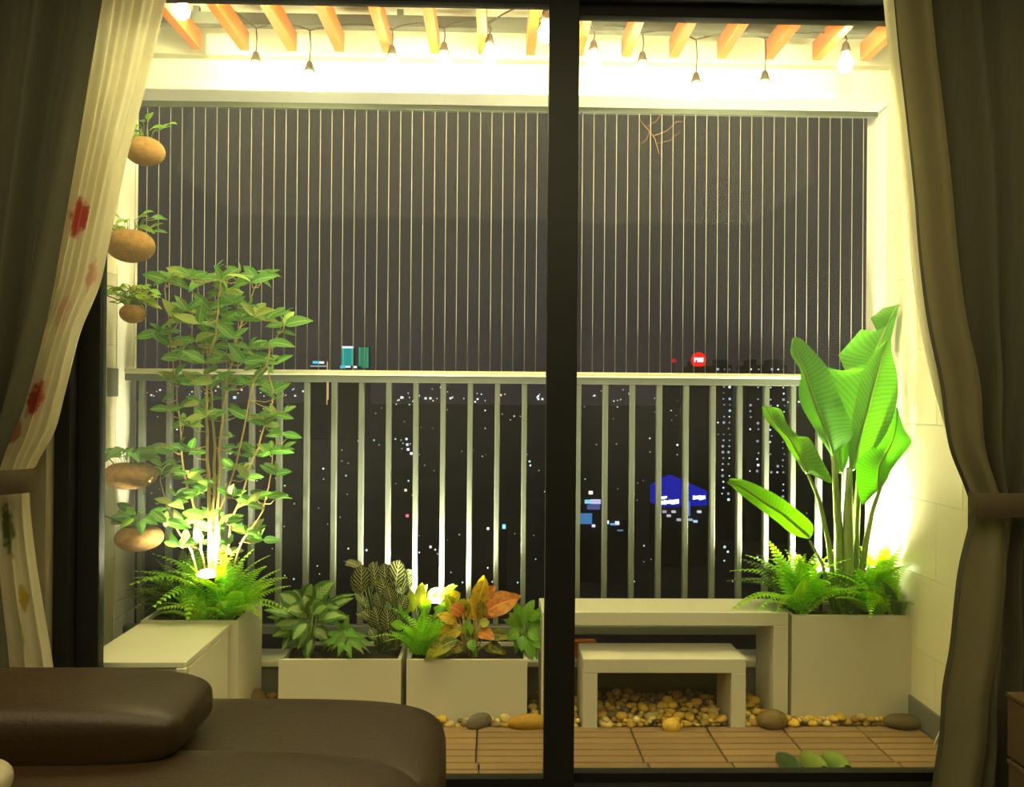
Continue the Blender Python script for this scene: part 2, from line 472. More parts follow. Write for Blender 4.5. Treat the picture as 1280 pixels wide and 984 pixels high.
tower(836, 850, 478, 520, 'narrow dark apartment tower with faint column of lights left of the red sign', grp, 0.55, 1, white_e)
tower(861, 887, 458, 440, 'dark apartment tower under the red rooftop sign', grp, 0.8, 2, white_e)
tower(893.5, 916, 456, 430, 'apartment tower with many lit windows just right of the red sign', grp, 1.0, 3, white_e)
tower(934, 953, 456, 425, 'apartment tower with bluish lit windows between two balusters', grp, 1.05, 4, white_e)
tower(960, 984, 456, 420, 'rightmost lit apartment tower beside the big banana leaf', grp, 1.0, 5, white_e)
# red roof sign
p = onY(873, 457, 441)
t = thing('roof_sign', 'glowing red round roof sign with white lettering on a dark tower', 'sign', p)
MB().lathe((p.x, 440.6, onY(873, 450, 441).z), [(4.1, -0.5), (4.4, 0.0), (4.1, 0.5)], 24, axis=(0, -1, 0)).build('disc', emit('red_neon', (1.0, 0.006, 0.008), 1.0), t)
bx(p.x - 0.3, p.x + 0.3, 440.3, 441, p.z - 2, p.z + 3).build('post', M['city'], t)
ltr = MB(); q0 = onY(868, 447, 439.8); zz = onY(873, 452.6, 439.8).z; zt_ = onY(873, 447.2, 439.8).z
for k, (x0, x1, z0, z1) in enumerate([(0, .28, .55, 1), (0, .1, 0, 1), (.2, .3, .5, 1), (.36, .62, .0, .24), (.36, .44, 0, 1), (.54, .62, 0, 1), (.36, .62, .76, 1), (.68, 1, .0, .22), (.68, .77, 0, 1), (.91, 1, 0, 1), (.68, 1, .78, 1), (.44, .54, .3, .7), (.77, .91, .3, .7)]):
    ltr.box(q0.x + x0 * 5.0, q0.x + x1 * 5.0, 439.5, 439.9, lerp(zz, zt_, z0), lerp(zz, zt_, z1))
ltr.build('lettering', emit('sign_white', (1, 0.85, 0.85), 2.5), t)
p = onY(842, 451, 900)
t = thing('beacon_mast', 'small red beacon on a thin mast left of the red sign', 'beacon', (p.x, 900, HG))
MB().tube([(p.x, 900, HG), (p.x, 900, p.z)], 0.5).build('mast', M['city'], t)
MB().ellipsoid(p, (3.2, 2, 2.4), 10, 6).build('lamp', emit('beacon_red', (0.7, 0.004, 0.004), 0.8), t)
# two green towers
for px0, px1, col, st, lab, crown in ((428, 442, (0.0, 0.40, 0.36), 1.0, 'teal floodlit tower with a white crown band above the handrail', True),
                                      (448.5, 461, (0.02, 0.30, 0.17), 0.9, 'green floodlit tower without a crown, right of the teal one', False)):
    Y = 1500; a, b = onY(px0, 433, Y), onY(px1, 433, Y)
    t = thing('office_tower', lab, 'building', ((a.x + b.x) / 2, Y + 10, HG))
    bx(a.x, b.x, Y, Y + 22, HG, a.z).build('wall', M['city'], t)
    zb_ = onY(px0, 460, Y).z
    n = 5
    for k in range(n):
        x0 = lerp(a.x, b.x, k / n); x1 = lerp(a.x, b.x, (k + 0.86) / n)
        bx(x0, x1, Y - 0.6, Y, zb_, a.z - 2).build('light_strip', emit('facade_led', tuple(c * (1.25 if k in (0, n - 1) else 0.85) for c in col), st), t)
    if crown: bx(a.x, b.x, Y - 1.4, Y, a.z - 3.4, a.z).build('crown_light', emit('crown_led', (0.55, 0.9, 1.0), 2.0), t)
def lit_block(name, label, px0, px1, pyt, Y, depth, bands, cat='building'):
    a, b = onY(px0, pyt, Y), onY(px1, pyt, Y)
    t = thing(name, label, cat, ((a.x + b.x) / 2, Y + depth / 2, HG))
    bx(a.x, b.x, Y, Y + depth, HG, a.z).build('wall', M['city'], t)
    for (x0, x1, y0, y1, col, st, nm) in bands:
        p0, p1 = onY(x0, y1, Y - 0.6), onY(x1, y0, Y - 0.6)
        bx(p0.x, p1.x, Y - 0.9, Y - 0.02, p0.z, p1.z).build(nm, emit(nm, col, st), t)
    return t
CY = (0.05, 0.62, 1.0); WH = (0.85, 0.95, 1.0); BL = (0.01, 0.015, 0.55)
lit_block('low_block', 'low far block with a cyan roof light left of the teal tower', 387, 409, 456, 1400, 30,
          [(391, 399, 451.5, 454.5, CY, 1.2, 'roof_light'), (399, 405, 452, 454.5, WH, 1.4, 'roof_light'), (388, 408, 457, 458.6, (0.4, 0.45, 0.6), 0.8, 'parapet_light')])
lit_block('podium_block', 'low far podium with cyan and white lights at the foot of the teal tower', 424, 448, 457, 1380, 30,
          [(425, 432, 457, 460.5, CY, 0.9, 'podium_light'), (432, 438, 457.5, 459.5, WH, 1.4, 'podium_light'), (442, 446, 457.5, 460.2, WH, 1.2, 'podium_light')])
p0 = onY(410, 452, 1000)
t = thing('crane_mast', 'thin yellow lit mast rising behind the handrail', 'mast', (p0.x, 1000, HG))
MB().tube([(p0.x, 1000, HG), (p0.x, 1000, p0.z)], 0.5).build('mast', M['city'], t)
for dx, y0, y1 in ((-0.7, 452, 506), (0.7, 478, 500)):
    z0, z1 = onY(410, y1, 1000).z, onY(410, y0, 1000).z
    bx(p0.x + dx - 0.55, p0.x + dx + 0.55, 999, 999.4, z0, z1).build('light_line', emit('amber_led', (1, 0.62, 0.25), 0.8), t)
# the blue lit hall with two white signs
Y = 360; a, b = onY(823, 630, Y), onY(884, 630, Y)
t = thing('blue_hall', 'blue floodlit hall with two white illuminated signs seen through the right pane', 'building', ((a.x + b.x) / 2, Y + 10, HG))
bx(a.x, b.x, Y, Y + 20, HG, onY(850, 631, Y).z).build('wall', M['city'], t)
blue = emit('blue_floodlight', BL, 0.7)
rf = MB(); pts = [(823, 612), (834, 604), (848, 598), (862, 604), (884, 614), (884, 632), (823, 634)]
front = [onY(x, y, Y - 0.5) for x, y in pts]
rf.add(front + [Vector((q.x, Y + 18, q.z)) for q in front],
       [tuple(range(7)), tuple(reversed(range(7, 14)))] + [(i, i + 7, (i + 1) % 7 + 7, (i + 1) % 7) for i in range(7)])
rf.build('roof', blue, t)
def sign(px0, px1, py0, py1, nm, n, seed, slope=0.0):
    r = random.Random(seed); m = MB()
    for k in range(n):
        x0 = lerp(px0, px1, k / n); x1 = lerp(px0, px1, (k + 0.9) / n)
        d = slope * k / n; q0 = onY(x0, py1 + r.uniform(-.6, .9) + d, Y - 1.6); q1 = onY(x1, py0 + r.uniform(-.5, .5) + d, Y - 1.6)
        m.box(q0.x, q1.x, Y - 1.6, Y - 0.9, q0.z, q1.z)
    m.build(nm, emit('sign_glow', (0.82, 0.92, 1.0), 2.2), t)
sign(824, 849, 626.5, 631, 'sign_board', 8, 3, -2.0); sign(866.5, 882, 620, 624.5, 'sign_board', 6, 9)
sign(824, 834, 620.5, 623.5, 'sign_board', 4, 5)
for k in range(9):
    q = onY(824 + k * 6.4 + random.uniform(-1, 1), random.choice((640, 645, 650, 652)), Y - 1)
    bx(q.x - 0.9, q.x + 0.9, Y - 1.2, Y - 0.05, q.z - 0.5, q.z + 0.5).build('window', emit('shop_light', random.choice(((0.7, 0.6, 0.8), (0.5, 0.7, 1.0), (0.9, 0.9, 1.0))), random.uniform(0.5, 1.4)), t)
q0, q1 = onY(856, 645, Y - 1), onY(863, 627, Y - 1)
bx(q0.x, q1.x, Y - 1, Y - 0.05, q0.z, q1.z).build('light_panel', emit('panel_blue', (0.06, 0.16, 0.7), 0.8), t)
lit_block('lit_house', 'house with pale blue lit storeys just right of the door post', 724, 752, 628, 330, 14,
          [(731, 738, 625, 629.5, (0.25, 0.75, 0.9), 1.0, 'lit_floor'), (738, 751, 624.5, 630, (0.6, 0.6, 0.95), 1.0, 'lit_floor'),
           (734, 750, 631, 637, (0.10, 0.12, 0.35), 0.8, 'lit_floor'), (725, 740, 642, 655, (0.06, 0.22, 0.5), 0.9, 'lit_floor'),
           (736, 741, 614, 618, (1, 1, 0.9), 1.2, 'roof_light'), (740, 744, 656, 659, (0.8, 0.7, 0.9), 1.2, 'door_light')])
lit_block('lit_shop', 'low shop with a thin blue light line between two balusters', 756, 784, 650, 330, 12,
          [(757, 761, 651, 655, WH, 1.2, 'lamp'), (763, 772, 654.5, 656.5, (0.2, 0.5, 1), 0.9, 'light_line'), (769, 774, 652, 656, WH, 1.2, 'lamp'), (772, 779, 662.5, 664, (0.2, 0.3, 0.6), 0.6, 'light_line')])
lit_block('lit_kiosk', 'small kiosk with one cyan light seen low through the left pane', 624, 634, 652, 300, 8,
          [(628, 632, 656, 661, (0.3, 0.8, 1.0), 1.4, 'lamp')])
# loose points of light over the city: nobody could count them
cols = [((0.85, 0.9, 1.0), 1.5), ((1.0, 0.75, 0.45), 1.2), ((0.45, 0.75, 1.0), 1.2), ((0.5, 0.9, 0.75), 1.0), ((1.0, 0.15, 0.25), 1.2)]
cm = [emit('street_light', c, s_) for c, s_ in cols]
cl = MB(); r = random.Random(11)
def spark(px, py, s_, c):
    d = ray(px, py); D = min(2600, max(160, (HG + 6 - 1.3) / min(d.z, -1e-4) * 1.0)) if d.z < -0.03 else 2600
    q = CAM + d * (D / d.y); h = s_ * D / F / 2
    cl.cur = c; cl.box(q.x - h, q.x + h, D, D + h, q.z - h, q.z + h)
for _ in range(120):
    spark(r.uniform(180, 1000), 497 + r.gauss(0, 6), r.choice((1, 1, 1.4, 2.0)), r.choice((0, 0, 0, 1, 2)))
for _ in range(210):
    spark(r.uniform(170, 1010), 500 + 230 * r.random() ** 1.4, r.choice((0.8, 1, 1.2, 1.7)), r.choice((0, 0, 1, 2, 3, 2)))
for px, py, s_, c in ((502, 497, 3, 0), (532, 498, 2.6, 0), (538, 498, 2.6, 0), (563, 498, 2.2, 0), (597, 499, 2.2, 0), (626, 494, 2.4, 1), (673, 499, 2.4, 0), (678, 499, 2.4, 0),
                      (508, 549, 2.5, 0), (509, 556, 3, 2), (510, 562, 3, 0), (514, 567, 3, 0), (507, 613, 3, 1), (509, 645, 3.6, 4), (538, 684, 2.6, 0), (610, 661, 3, 0), (458, 688, 2.4, 2),
                      (404, 586, 2, 0), (662, 577, 2.4, 3), (663, 582, 2, 0), (293, 497, 3.4, 2), (345, 470, 1.5, 2), (910, 690, 2.2, 0), (906, 684, 2.6, 2), (947, 697, 2, 0), (899, 652, 3, 2)):
    spark(px, py, s_, c)
for dx in range(9): spark(822 + dx * 1.5, 0, 0, 0) if False else None
o = cl.build('city_light', cm); tag(o, 'scattered points of light over the dark city beyond the railing', 'city lights', kind='stuff')

# ================================================================== RAILING AND WIRES
rl = thing('balcony_railing', 'white steel balcony railing with vertical balusters and a pale handrail', 'railing', ((XL + XR) / 2, YR, 0.15))
zr1 = onY(640, 464.5, YR - 0.03).z; zr0 = onY(640, 471, YR - 0.03).z
bx(XL + 0.004, XR - 0.004, YR - 0.032, YR + 0.032, zr0, zr1).build('handrail', M['handrail'], rl, bevel=0.008, segs=3)
bx(XL + 0.004, XR - 0.004, YR - 0.022, YR + 0.022, zr0 - 0.03, zr0).build('top_rail', M['railing'], rl, bevel=0.002)
zbr = onY(830, 787, YR).z
bx(XL + 0.004, XR - 0.004, YR - 0.02, YR + 0.02, zbr - 0.018, zbr + 0.018).build('bottom_rail', M['railing'], rl, bevel=0.003)
xb0 = onY(349, 600, YR).x; xb1 = onY(621, 600, YR).x
pit = (xb1 - xb0) / 8.0
bal = MB().box(-0.0115, 0.0115, -0.016, 0.016, zbr + 0.018, zr0 - 0.03).mesh('baluster', M['railing'], bevel=0.0035, segs=2)
k = math.ceil((XL + 0.02 - xb0) / pit)
while xb0 + k * pit < XR - 0.02:
    inst('baluster', bal, rl, Matrix.Translation((xb0 + k * pit, YR, 0))); k += 1
for xx in (XL + 0.35, 0.0, XR - 0.35):
    bx(xx - 0.02, xx + 0.02, YR - 0.018, YR + 0.018, 0.155, zbr - 0.018).build('post', M['railing'], rl)

cs = thing('wire_screen', 'screen of thin vertical steel wires stretched between the beam and the handrail', 'wire screen', ((XL + XR) / 2, YR, zr1))
ztop = zl0 + 0.002
bx(XL + 0.004, XR - 0.004, YR - 0.012, YR + 0.012, ztop - 0.022, ztop).build('top_track', M['railing'], cs)
wire = MB().tube([(0, 0, zr1 + 0.001), (0, 0, ztop - 0.022)], 0.0014, 5).mesh('wire', M['wire'], smooth=True)
xw = onY(1079, 250, YR).x
k = 0
while xw - k * 0.0503 > XL + 0.01:
    inst('wire', wire, cs, Matrix.Translation((xw - k * 0.0503, YR, 0))); k += 1

# ================================================================== PERGOLA AND LIGHTS
pg = thing('pergola', 'orange timber pergola rafters hung below the white balcony ceiling', 'pergola', ((XL + XR) / 2, 2.9, 2.7))
YE = 3.20
zp0 = onY(640, 69, YE).z; zp1 = zp0 + 0.076
rp = MB(); wv = 0.019
prof = [(2.585, zp0), (YE - 0.0, zp0), (YE, zp0), (YE, zp1), (2.585, zp1)]
rp.add([(-wv, 2.585, zp0), (-wv, YE, zp0), (-wv, YE, zp1), (-wv, 2.585, zp1), (wv, 2.585, zp0), (wv, YE, zp0), (wv, YE, zp1), (wv, 2.585, zp1)],
       [(0, 1, 2, 3), (7, 6, 5, 4), (0, 4, 5, 1), (1, 5, 6, 2), (2, 6, 7, 3), (3, 7, 4, 0)])
rme = rp.mesh('rafter', M['timber'], bevel=0.002, segs=1)
rx = []
for k in range(15):
    q = onY(246 + 59.6 * k, 66, YE).x; rx.append(q)
    inst('rafter', rme, pg, Matrix.Translation((q, 0, 0)))
bx(XL + 0.004, XR - 0.004, 3.13, 3.17, zp1, zp1 + 0.048).build('cross_bar', M['steelbar'], pg, bevel=0.002)
for xx in (XL + 0.4, -0.4, 0.55, XR - 0.4):
    bx(xx - 0.012, xx + 0.012, 3.14, 3.16, zp1 + 0.048, ZC).build('hanger', M['steelbar'], pg)

sl = thing('string_light', 'string of warm bulbs on a black cord drooping in front of the white beam', 'string light', ((XL + XR) / 2, 3.1, 2.7))
spots = [(228, -14, 3.0, 0.01), (320, 66, 3.14, 0.10), (387, 78, 3.14, 0.13), (490, 58, 3.12, 0.07), (555, 54, 3.10, 0.06), (612, 44, 3.06, 0.05), (682, 14, 2.86, 0.03),
         (742, 52, 3.05, 0.05), (803, 66, 3.12, 0.08), (870, 92, 3.16, 0.14), (956, 90, 3.16, 0.14), (1057, 54, 3.05, 0.03)]
cpts = []
for px, py, Y, drop in spots:
    q = onY(px, py, Y)
    cpts.append(Vector((q.x, Y, q.z + drop)))
path = []
for a, b in zip(cpts, cpts[1:]):
    for i in range(8):
        t_ = i / 8; c = a.lerp(b, t_); c.z = lerp(a.z, b.z, t_) + 0.035 * math.sin(PI * t_) * 0.6; path.append(c)
path.append(cpts[-1])
for c in path: c.z = min(max(c.z, zp0 - 0.012), ZC - 0.01)
MB().tube(path, 0.0032, 5).build('cord', M['cord'], sl, smooth=True)
for (px, py, Y, drop), top in zip(spots, cpts):
    q = onY(px, py, Y)
    so = MB(); so.tube([top, (lerp(top.x, q.x, .5) + 0.004, Y, (top.z + q.z) / 2), q], 0.0028, 5)
    so.lathe(q, [(0.005, 0.006), (0.012, -0.002), (0.016, -0.020), (0.022, -0.036), (0.019, -0.037)], 12)
    s_ = so.build('socket', M['socket'], sl, smooth=True)
    MB().lathe(q, [(0.010, -0.037), (0.014, -0.046), (0.026, -0.070), (0.029, -0.086), (0.024, -0.104), (0.012, -0.114), (0.002, -0.117)], 14).build('bulb', M['bulb'], s_, smooth=True)

s2 = thing('string_light', 'added unseen string of warm fill globes under the rafters close above the sliding door', 'string light', ((XL + XR) / 2, 2.67, 2.68))  # bulbs added out of view to brighten the planter fronts
MB().tube([(XL + 0.1, 2.67, zp0 - 0.004), (XR - 0.1, 2.67, zp0 - 0.004)], 0.003, 5).build('cord', M['cord'], s2, smooth=True)
for k in (1, 3, 5, 7, 9, 11, 13):
    q = Vector(((rx[k] + rx[k - 1]) / 2, 2.67, zp0 - 0.004))
    s_ = MB().lathe(q, [(0.010, 0.010), (0.013, 0.0), (0.014, -0.014)], 12).build('socket', M['socket'], s2, smooth=True)
    MB().lathe(q, [(0.010, -0.015), (0.020, -0.021), (0.026, -0.034), (0.026, -0.044), (0.020, -0.057), (0.010, -0.063), (0.002, -0.065)], 14).build('bulb', M['fill_bulb'], s_, smooth=True)

# ================================================================== FURNITURE OF THE BALCONY
c0 = onZ(232, 828, 0.414); xc0 = onZ(179, 776, 0.414).x
cab = thing('storage_cabinet', 'long white low cabinet beside the left wall with a flat lid', 'cabinet', ((xc0 + c0.x) / 2, 2.8, 0))
cy0, cy1 = c0.y, 3.015

bx(xc0 + 0.002, c0.x - 0.008, cy0 + 0.012, cy1, 0.002, 0.394).build('body', M['box'], cab, bevel=0.003)
bx(xc0, c0.x, cy0, cy1, 0.394, 0.414).build('lid', M['box'], cab, bevel=0.003)
bx(c0.x - 0.008, c0.x - 0.001, cy0 + 0.03, cy1 - 0.10, 0.03, 0.386).build('side_panel', M['box'], cab, bevel=0.002)
bx(c0.x - 0.03, c0.x + 0.002, cy0 - 0.006, cy0 + 0.012, 0.378, 0.394).build('latch', M['box'], cab, bevel=0.002)

def planter(label, x0, x1, y0, y1, h, z0=-0.026):
    t = thing('planter', label, 'planter', ((x0 + x1) / 2, (y0 + y1) / 2, z0))
    m = MB(); w_ = 0.014
    m.box(x0, x1, y0, y0 + w_, z0, h); m.box(x0, x1, y1 - w_, y1, z0, h)
    m.box(x0, x0 + w_, y0 + w_, y1 - w_, z0, h); m.box(x1 - w_, x1, y0 + w_, y1 - w_, z0, h)
    m.box(x0 + w_, x1 - w_, y0 + w_, y1 - w_, z0, z0 + 0.02)
    m.build('body', M['box'], t)
    rr = random.Random(int(x0 * 100)); ph = rr.random() * 6
    MB().grid(lambda u, v: Vector((lerp(x0 + w_, x1 - w_, u), lerp(y0 + w_, y1 - w_, v), h - 0.014 + 0.010 * math.sin(u * 19 + ph) * math.cos(v * 8))), 24, 8).build('soil', M['soil'], t, smooth=True)
    return t
a = onZ(303, 772, 0.42)
planter('tall white planter behind the cabinet holding the thin leafy shrub', xc0, a.x, cy1 + 0.012, 3.335, 0.42)
LX = [(onY(348, 850, 3.10).x, onY(501, 850, 3.10).x), (onY(508, 850, 3.10).x, onY(659, 850, 3.10).x)]
hl = onY(430, 825, 3.10).z
planter('low white planter of striped and pale veined leaves, nearer the cabinet', LX[0][0], LX[0][1], 3.10, 3.33, hl)
planter('low white planter of orange croton leaves beside the door post', LX[1][0], LX[1][1], 3.10, 3.33, hl)
PX = (onY(990, 800, 3.12).x, onY(1140, 800, 3.12).x)
planter('tall white planter holding the banana-leaved plant by the right wall', PX[0], PX[1], 3.12, 3.345, 0.42)

def u_bench(name, label, cat, x0, x1, y0, y1, h, th, leg):
    z0 = -0.026
    t = thing(name, label, cat, ((x0 + x1) / 2, (y0 + y1) / 2, z0))
    bx(x0, x1, y0, y1, h - th, h).build('seat', M['box'], t, bevel=0.003)
    bx(x0, x0 + leg, y0, y1, z0, h - th).build('leg', M['box'], t, bevel=0.002)
    bx(x1 - leg, x1, y0, y1, z0, h - th).build('leg', M['box'], t, bevel=0.002)
    return t
u_bench('bench', 'white three-sided bench standing between the door post and the tall right planter', 'bench',
        onY(677, 800, 3.12).x, onY(985.5, 800, 3.12).x, 3.12, 3.335, onY(830, 765.5, 3.12).z, 0.055, 0.06)
sb = (onY(729, 860, 3.03).x, onY(934, 860, 3.03).x)
u_bench('low_stool', 'low white three-sided stool tucked half under the bench', 'stool', sb[0], sb[1], 3.045, 3.245, onY(830, 824, 3.045).z, 0.056, 0.058)
q = onY(731, 801, 3.33)
tag(bx(q.x - 0.06, q.x + 0.055, 3.375, 3.41, 0.156, 0.185 + 0.05).build('wood_block', M['timber'], bevel=0.004), 'orange wooden block on the curb behind the low stool', 'block')
q = onX(140, 478, XL)
tag(bx(XL, XL + 0.006, q.y - 0.045, q.y + 0.045, q.z - 0.06, q.z + 0.06).build('socket_plate', M['plate'], bevel=0.002), 'grey rectangular cover plate on the left balcony wall', 'cover plate')

# ================================================================== PEBBLES
yel = [mat('yellow_pebble', C(216, 176, 66), 0.45, var=0.2, scale=30, rnd=0.25), mat('ochre_pebble', C(190, 150, 64), 0.5, var=0.3, scale=30, rnd=0.3),
       mat('cream_pebble', C(214, 188, 120), 0.45, var=0.2, scale=30, rnd=0.2), mat('grey_pebble', C(126, 110, 78), 0.55, var=0.3, scale=30, rnd=0.3)]
def stone_mesh(seed, sub, rough, m, shape=(1, 1, 1)):
    r = random.Random(seed); bm = bmesh.new()
    bmesh.ops.create_icosphere(bm, subdivisions=sub, radius=1.0)
    d = [Vector((r.gauss(0, 1), r.gauss(0, 1), r.gauss(0, 1))).normalized() for _ in range(7)]
    a_ = [r.uniform(-rough, rough) for _ in d]
    for v in bm.verts:
        n = v.co.normalized(); k = 1 + sum(x * max(0, n.dot(y)) ** 2 for x, y in zip(a_, d))
        v.co = Vector((n.x * k * shape[0], n.y * k * shape[1], n.z * k * shape[2]))
    me = bpy.data.meshes.new('stone'); bm.to_mesh(me); bm.free()
    for p_ in me.polygons: p_.use_smooth = True
    me.materials.append(m); return me
pm_col = [('yellow', 'ochre', 'cream', 'greyish')[(0, 0, 1, 2, 1, 0, 2, 3)[i]] for i in range(8)]
pm = [stone_mesh(i, 2, 0.16, yel[(0, 0, 1, 2, 1, 0, 2, 3)[i]]) for i in range(8)]
solids = [(c0.x - 1, a.x + 0.006, 2, 3.36), (LX[0][0] - .004, LX[0][1] + .004, 3.096, 3.34), (LX[1][0] - .004, LX[1][1] + .004, 3.096, 3.34), (PX[0] - .004, PX[1] + .004, 3.116, 3.36),
          (onY(677, 800, 3.12).x - .004, onY(677, 800, 3.12).x + .064, 3.116, 3.34), (onY(985.5, 800, 3.12).x - .064, onY(985.5, 800, 3.12).x + .004, 3.116, 3.34),
          (sb[0] - .004, sb[0] + .062, 3.04, 3.25), (sb[1] - .062, sb[1] + .004, 3.04, 3.25)]
big = []
def rock(px, py, Y, r_, m, label, seed, rz=0.0, sub=3, rough=0.22):
    q = onY(px, py, Y)
    me = stone_mesh(seed, sub, rough, m); o = bpy.data.objects.new('river_rock', me); COL.objects.link(o)
    o.location = (q.x, Y, -0.014 + r_[2] * 0.92); o.scale = r_; o.rotation_euler = (0, 0, rz)
    tag(o, label, 'rock'); big.append((q.x, Y, (r_[0] * 0.9, r_[1] * 0.9))); return o
rk = lambda n_, c: mat(n_, c, 0.6, var=0.3, scale=2.2, bump=0.5, bscale=6)
rock(322, 880, 3.24, (0.045, 0.05, 0.05), rk('mottled_rock', C(122, 94, 50)), 'mottled brown rock beside the tall planter behind the sofa', 21)
rock(344, 886, 3.075, (0.022, 0.018, 0.02), yel[0], 'single bright yellow pebble at the left corner of the low planters', 22, sub=2)
rock(492, 887, 3.065, (0.072, 0.03, 0.036), rk('golden_rock', C(182, 138, 52)), 'long golden rock below the gap between the two low planters', 23, 0.1)
rock(596, 897, 3.045, (0.048, 0.027, 0.034), rk('slate_rock', C(104, 92, 76)), 'wedge-shaped grey rock at the deck edge under the croton planter', 24, 0.2, rough=0.34)
rock(661, 893, 3.045, (0.088, 0.034, 0.035), rk('amber_rock', C(176, 132, 34)), 'long amber rock half hidden by the door post', 25)
rock(840, 898, 3.028, (0.036, 0.026, 0.031), yel[0], 'largest round yellow pebble in front of the low stool', 26, sub=3, rough=0.1)
rock(966, 893, 3.06, (0.062, 0.042, 0.040), rk('brown_rock', C(122, 100, 58)), 'round brown rock in front of the bench leg and right planter', 27)
rock(1128, 893, 3.05, (0.080, 0.045, 0.038), rk('dark_rock', C(92, 78, 48)), 'flat dark rock at the right planter corner', 28)
r = random.Random(5); placed = []; cnt = 0
def free(x, y, rad):
    for (x0, x1, y0, y1) in solids:
        if x0 - rad < x < x1 + rad and y0 - rad < y < y1 + rad: return False
    for (bx_, by_, br) in big:
        if ((x - bx_) / (br[0] + rad * 0.5)) ** 2 + ((y - by_) / (br[1] + rad * 0.5)) ** 2 < 1: return False
    return True
PEB = []
tries = 0
while len(PEB) < 760 and tries < 40000:
    tries += 1
    x = r.uniform(a.x + 0.02, XR - 0.05)
    y = ybk + 0.012 + (3.345 - ybk) * r.random() ** 1.5
    R_ = r.choice((0.011, 0.014, 0.017, 0.021, 0.024))
    if not free(x, y, R_): continue
    if any((x - u) ** 2 + (y - v_) ** 2 < ((R_ + q_) * 0.80) ** 2 and l_ == 0 for u, v_, q_, l_ in placed):
        if r.random() > 0.10 or any((x - u) ** 2 + (y - v_) ** 2 < ((R_ + q_) * 0.8) ** 2 and l_ == 1 for u, v_, q_, l_ in placed): continue
        lay = 1
    else: lay = 0
    placed.append((x, y, R_, lay)); PEB.append((x, y, R_, lay))
PEB.sort(key=lambda t_: t_[1] - 3 * t_[2] - (0.1 if t_[3] else 0))
rest = MB()
for i, (x, y, R_, lay) in enumerate(PEB):
    sx, sy, sz = R_ * r.uniform(1.0, 1.4), R_ * r.uniform(0.85, 1.05), R_ * r.uniform(0.65, 0.85)
    z = -0.010 + 0.7 * sz + (0.020 if lay else 0.006 * r.random())
    Mx = Matrix.Translation((x, y, z)) @ Matrix.Rotation(r.uniform(0, PI), 4, 'Z') @ Matrix.Rotation(r.uniform(-.25, .25), 4, 'X') @ Matrix.Diagonal((sx, sy, sz, 1))
    me = pm[r.randrange(8)]
    if i < 295:
        o = inst('pebble', me, None, Mx)
        zone = ('in the gap beside the sofa and tall planter' if x < LX[0][0] else 'under the striped and veined plants planter' if x < LX[0][1] else 'in front of the croton planter' if x < LX[1][1]
                else 'by the door post and left bench leg' if x < sb[0] else 'at the deck edge under the low stool' if x < sb[1] and y < 3.12 else 'in the shade behind the low stool' if x < sb[1]
                else 'between the stool and the bench leg' if x < PX[0] else 'in front of the tall banana planter' if x < PX[1] else 'in the corner by the right wall')
        colw = pm_col[pm.index(me)]; sz_ = 'small' if R_ < 0.016 else 'larger'
        tag(o, f'{sz_} {colw} pebble {zone}', 'pebble', f'{sz_} {colw} pebbles {zone}')
    else:
        rest.cur = r.choice((0, 1, 1, 3))
        rest.add([Mx @ v.co for v in me.vertices], [tuple(p_.vertices) for p_ in me.polygons])
if rest.v:
    o = rest.build('pebble_fill', yel, smooth=True); tag(o, 'packed pebbles in shade behind and below the bench', 'pebbles', kind='stuff')

# ================================================================== LEAVES
HINT = Vector((0.05, -0.85, 0.5))
def blade(p0, p1, p2, width, hint=None, prof=None, n=7, fold=0.25, wave=0.0, ph=0.0):
    """Curved leaf blade along the quadratic p0-p1-p2; returns MB with uv."""
    m = MB(); vs, uv = [], []
    hint = (hint or HINT)
    pr = prof or (lambda t: (math.sin(PI * min(1, t ** 0.8)) ** 0.8) if 0 < t < 1 else 0.0)
    for i in range(n + 1):
        t = i / n
        c = p0 * (1 - t) ** 2 + p1 * (2 * t * (1 - t)) + p2 * t * t
        d = ((p1 - p0) * (1 - t) + (p2 - p1) * t)
        d = d.normalized() if d.length > 1e-9 else Vector((0, 0, 1))
        s_ = d.cross(hint)
        if s_.length < 1e-3: s_ = d.cross(Vector((1, 0.2, 0)))
        s_.normalize(); nn = s_.cross(d)
        wd = max(0.0008, width * 0.5 * pr(t))
        up_ = nn * (wd * fold)
        wv_ = nn * (wave * wd * math.sin(ph + t * 9))
        vs += [c - s_ * wd + up_ + wv_, c - s_ * wd * 0.5 + up_ * 0.35, c, c + s_ * wd * 0.5 + up_ * 0.35, c + s_ * wd + up_ - wv_]
        uv += [(0, t), (0.25, t), (0.5, t), (0.75, t), (1, t)]
    fs = []
    for i in range(n):
        for k in range(4): b = i * 5 + k; fs.append((b, b + 1, b + 6, b + 5))
    return m.add(vs, fs, uv)

def unit_leaf(m, width=0.42, droop=0.18, n=6, prof=None, fold=0.25):
    return blade(Vector((0, 0, 0)), Vector((0, 0.5, 0.06)), Vector((0, 1, -droop)), width, Vector((0, 0, 1)), prof, n, fold).mesh('leaf', m, smooth=True)
def orient(pos, d, hint, scale):
    d = d.normalized(); x = d.cross(hint)
    if x.length < 1e-3: x = d.cross(Vector((1, 0, 0.3)))
    x.normalize(); z = x.cross(d)
    R3 = Matrix((x, d, z)).transposed().to_4x4()
    return Matrix.Translation(pos) @ R3 @ Matrix.Scale(scale, 4)

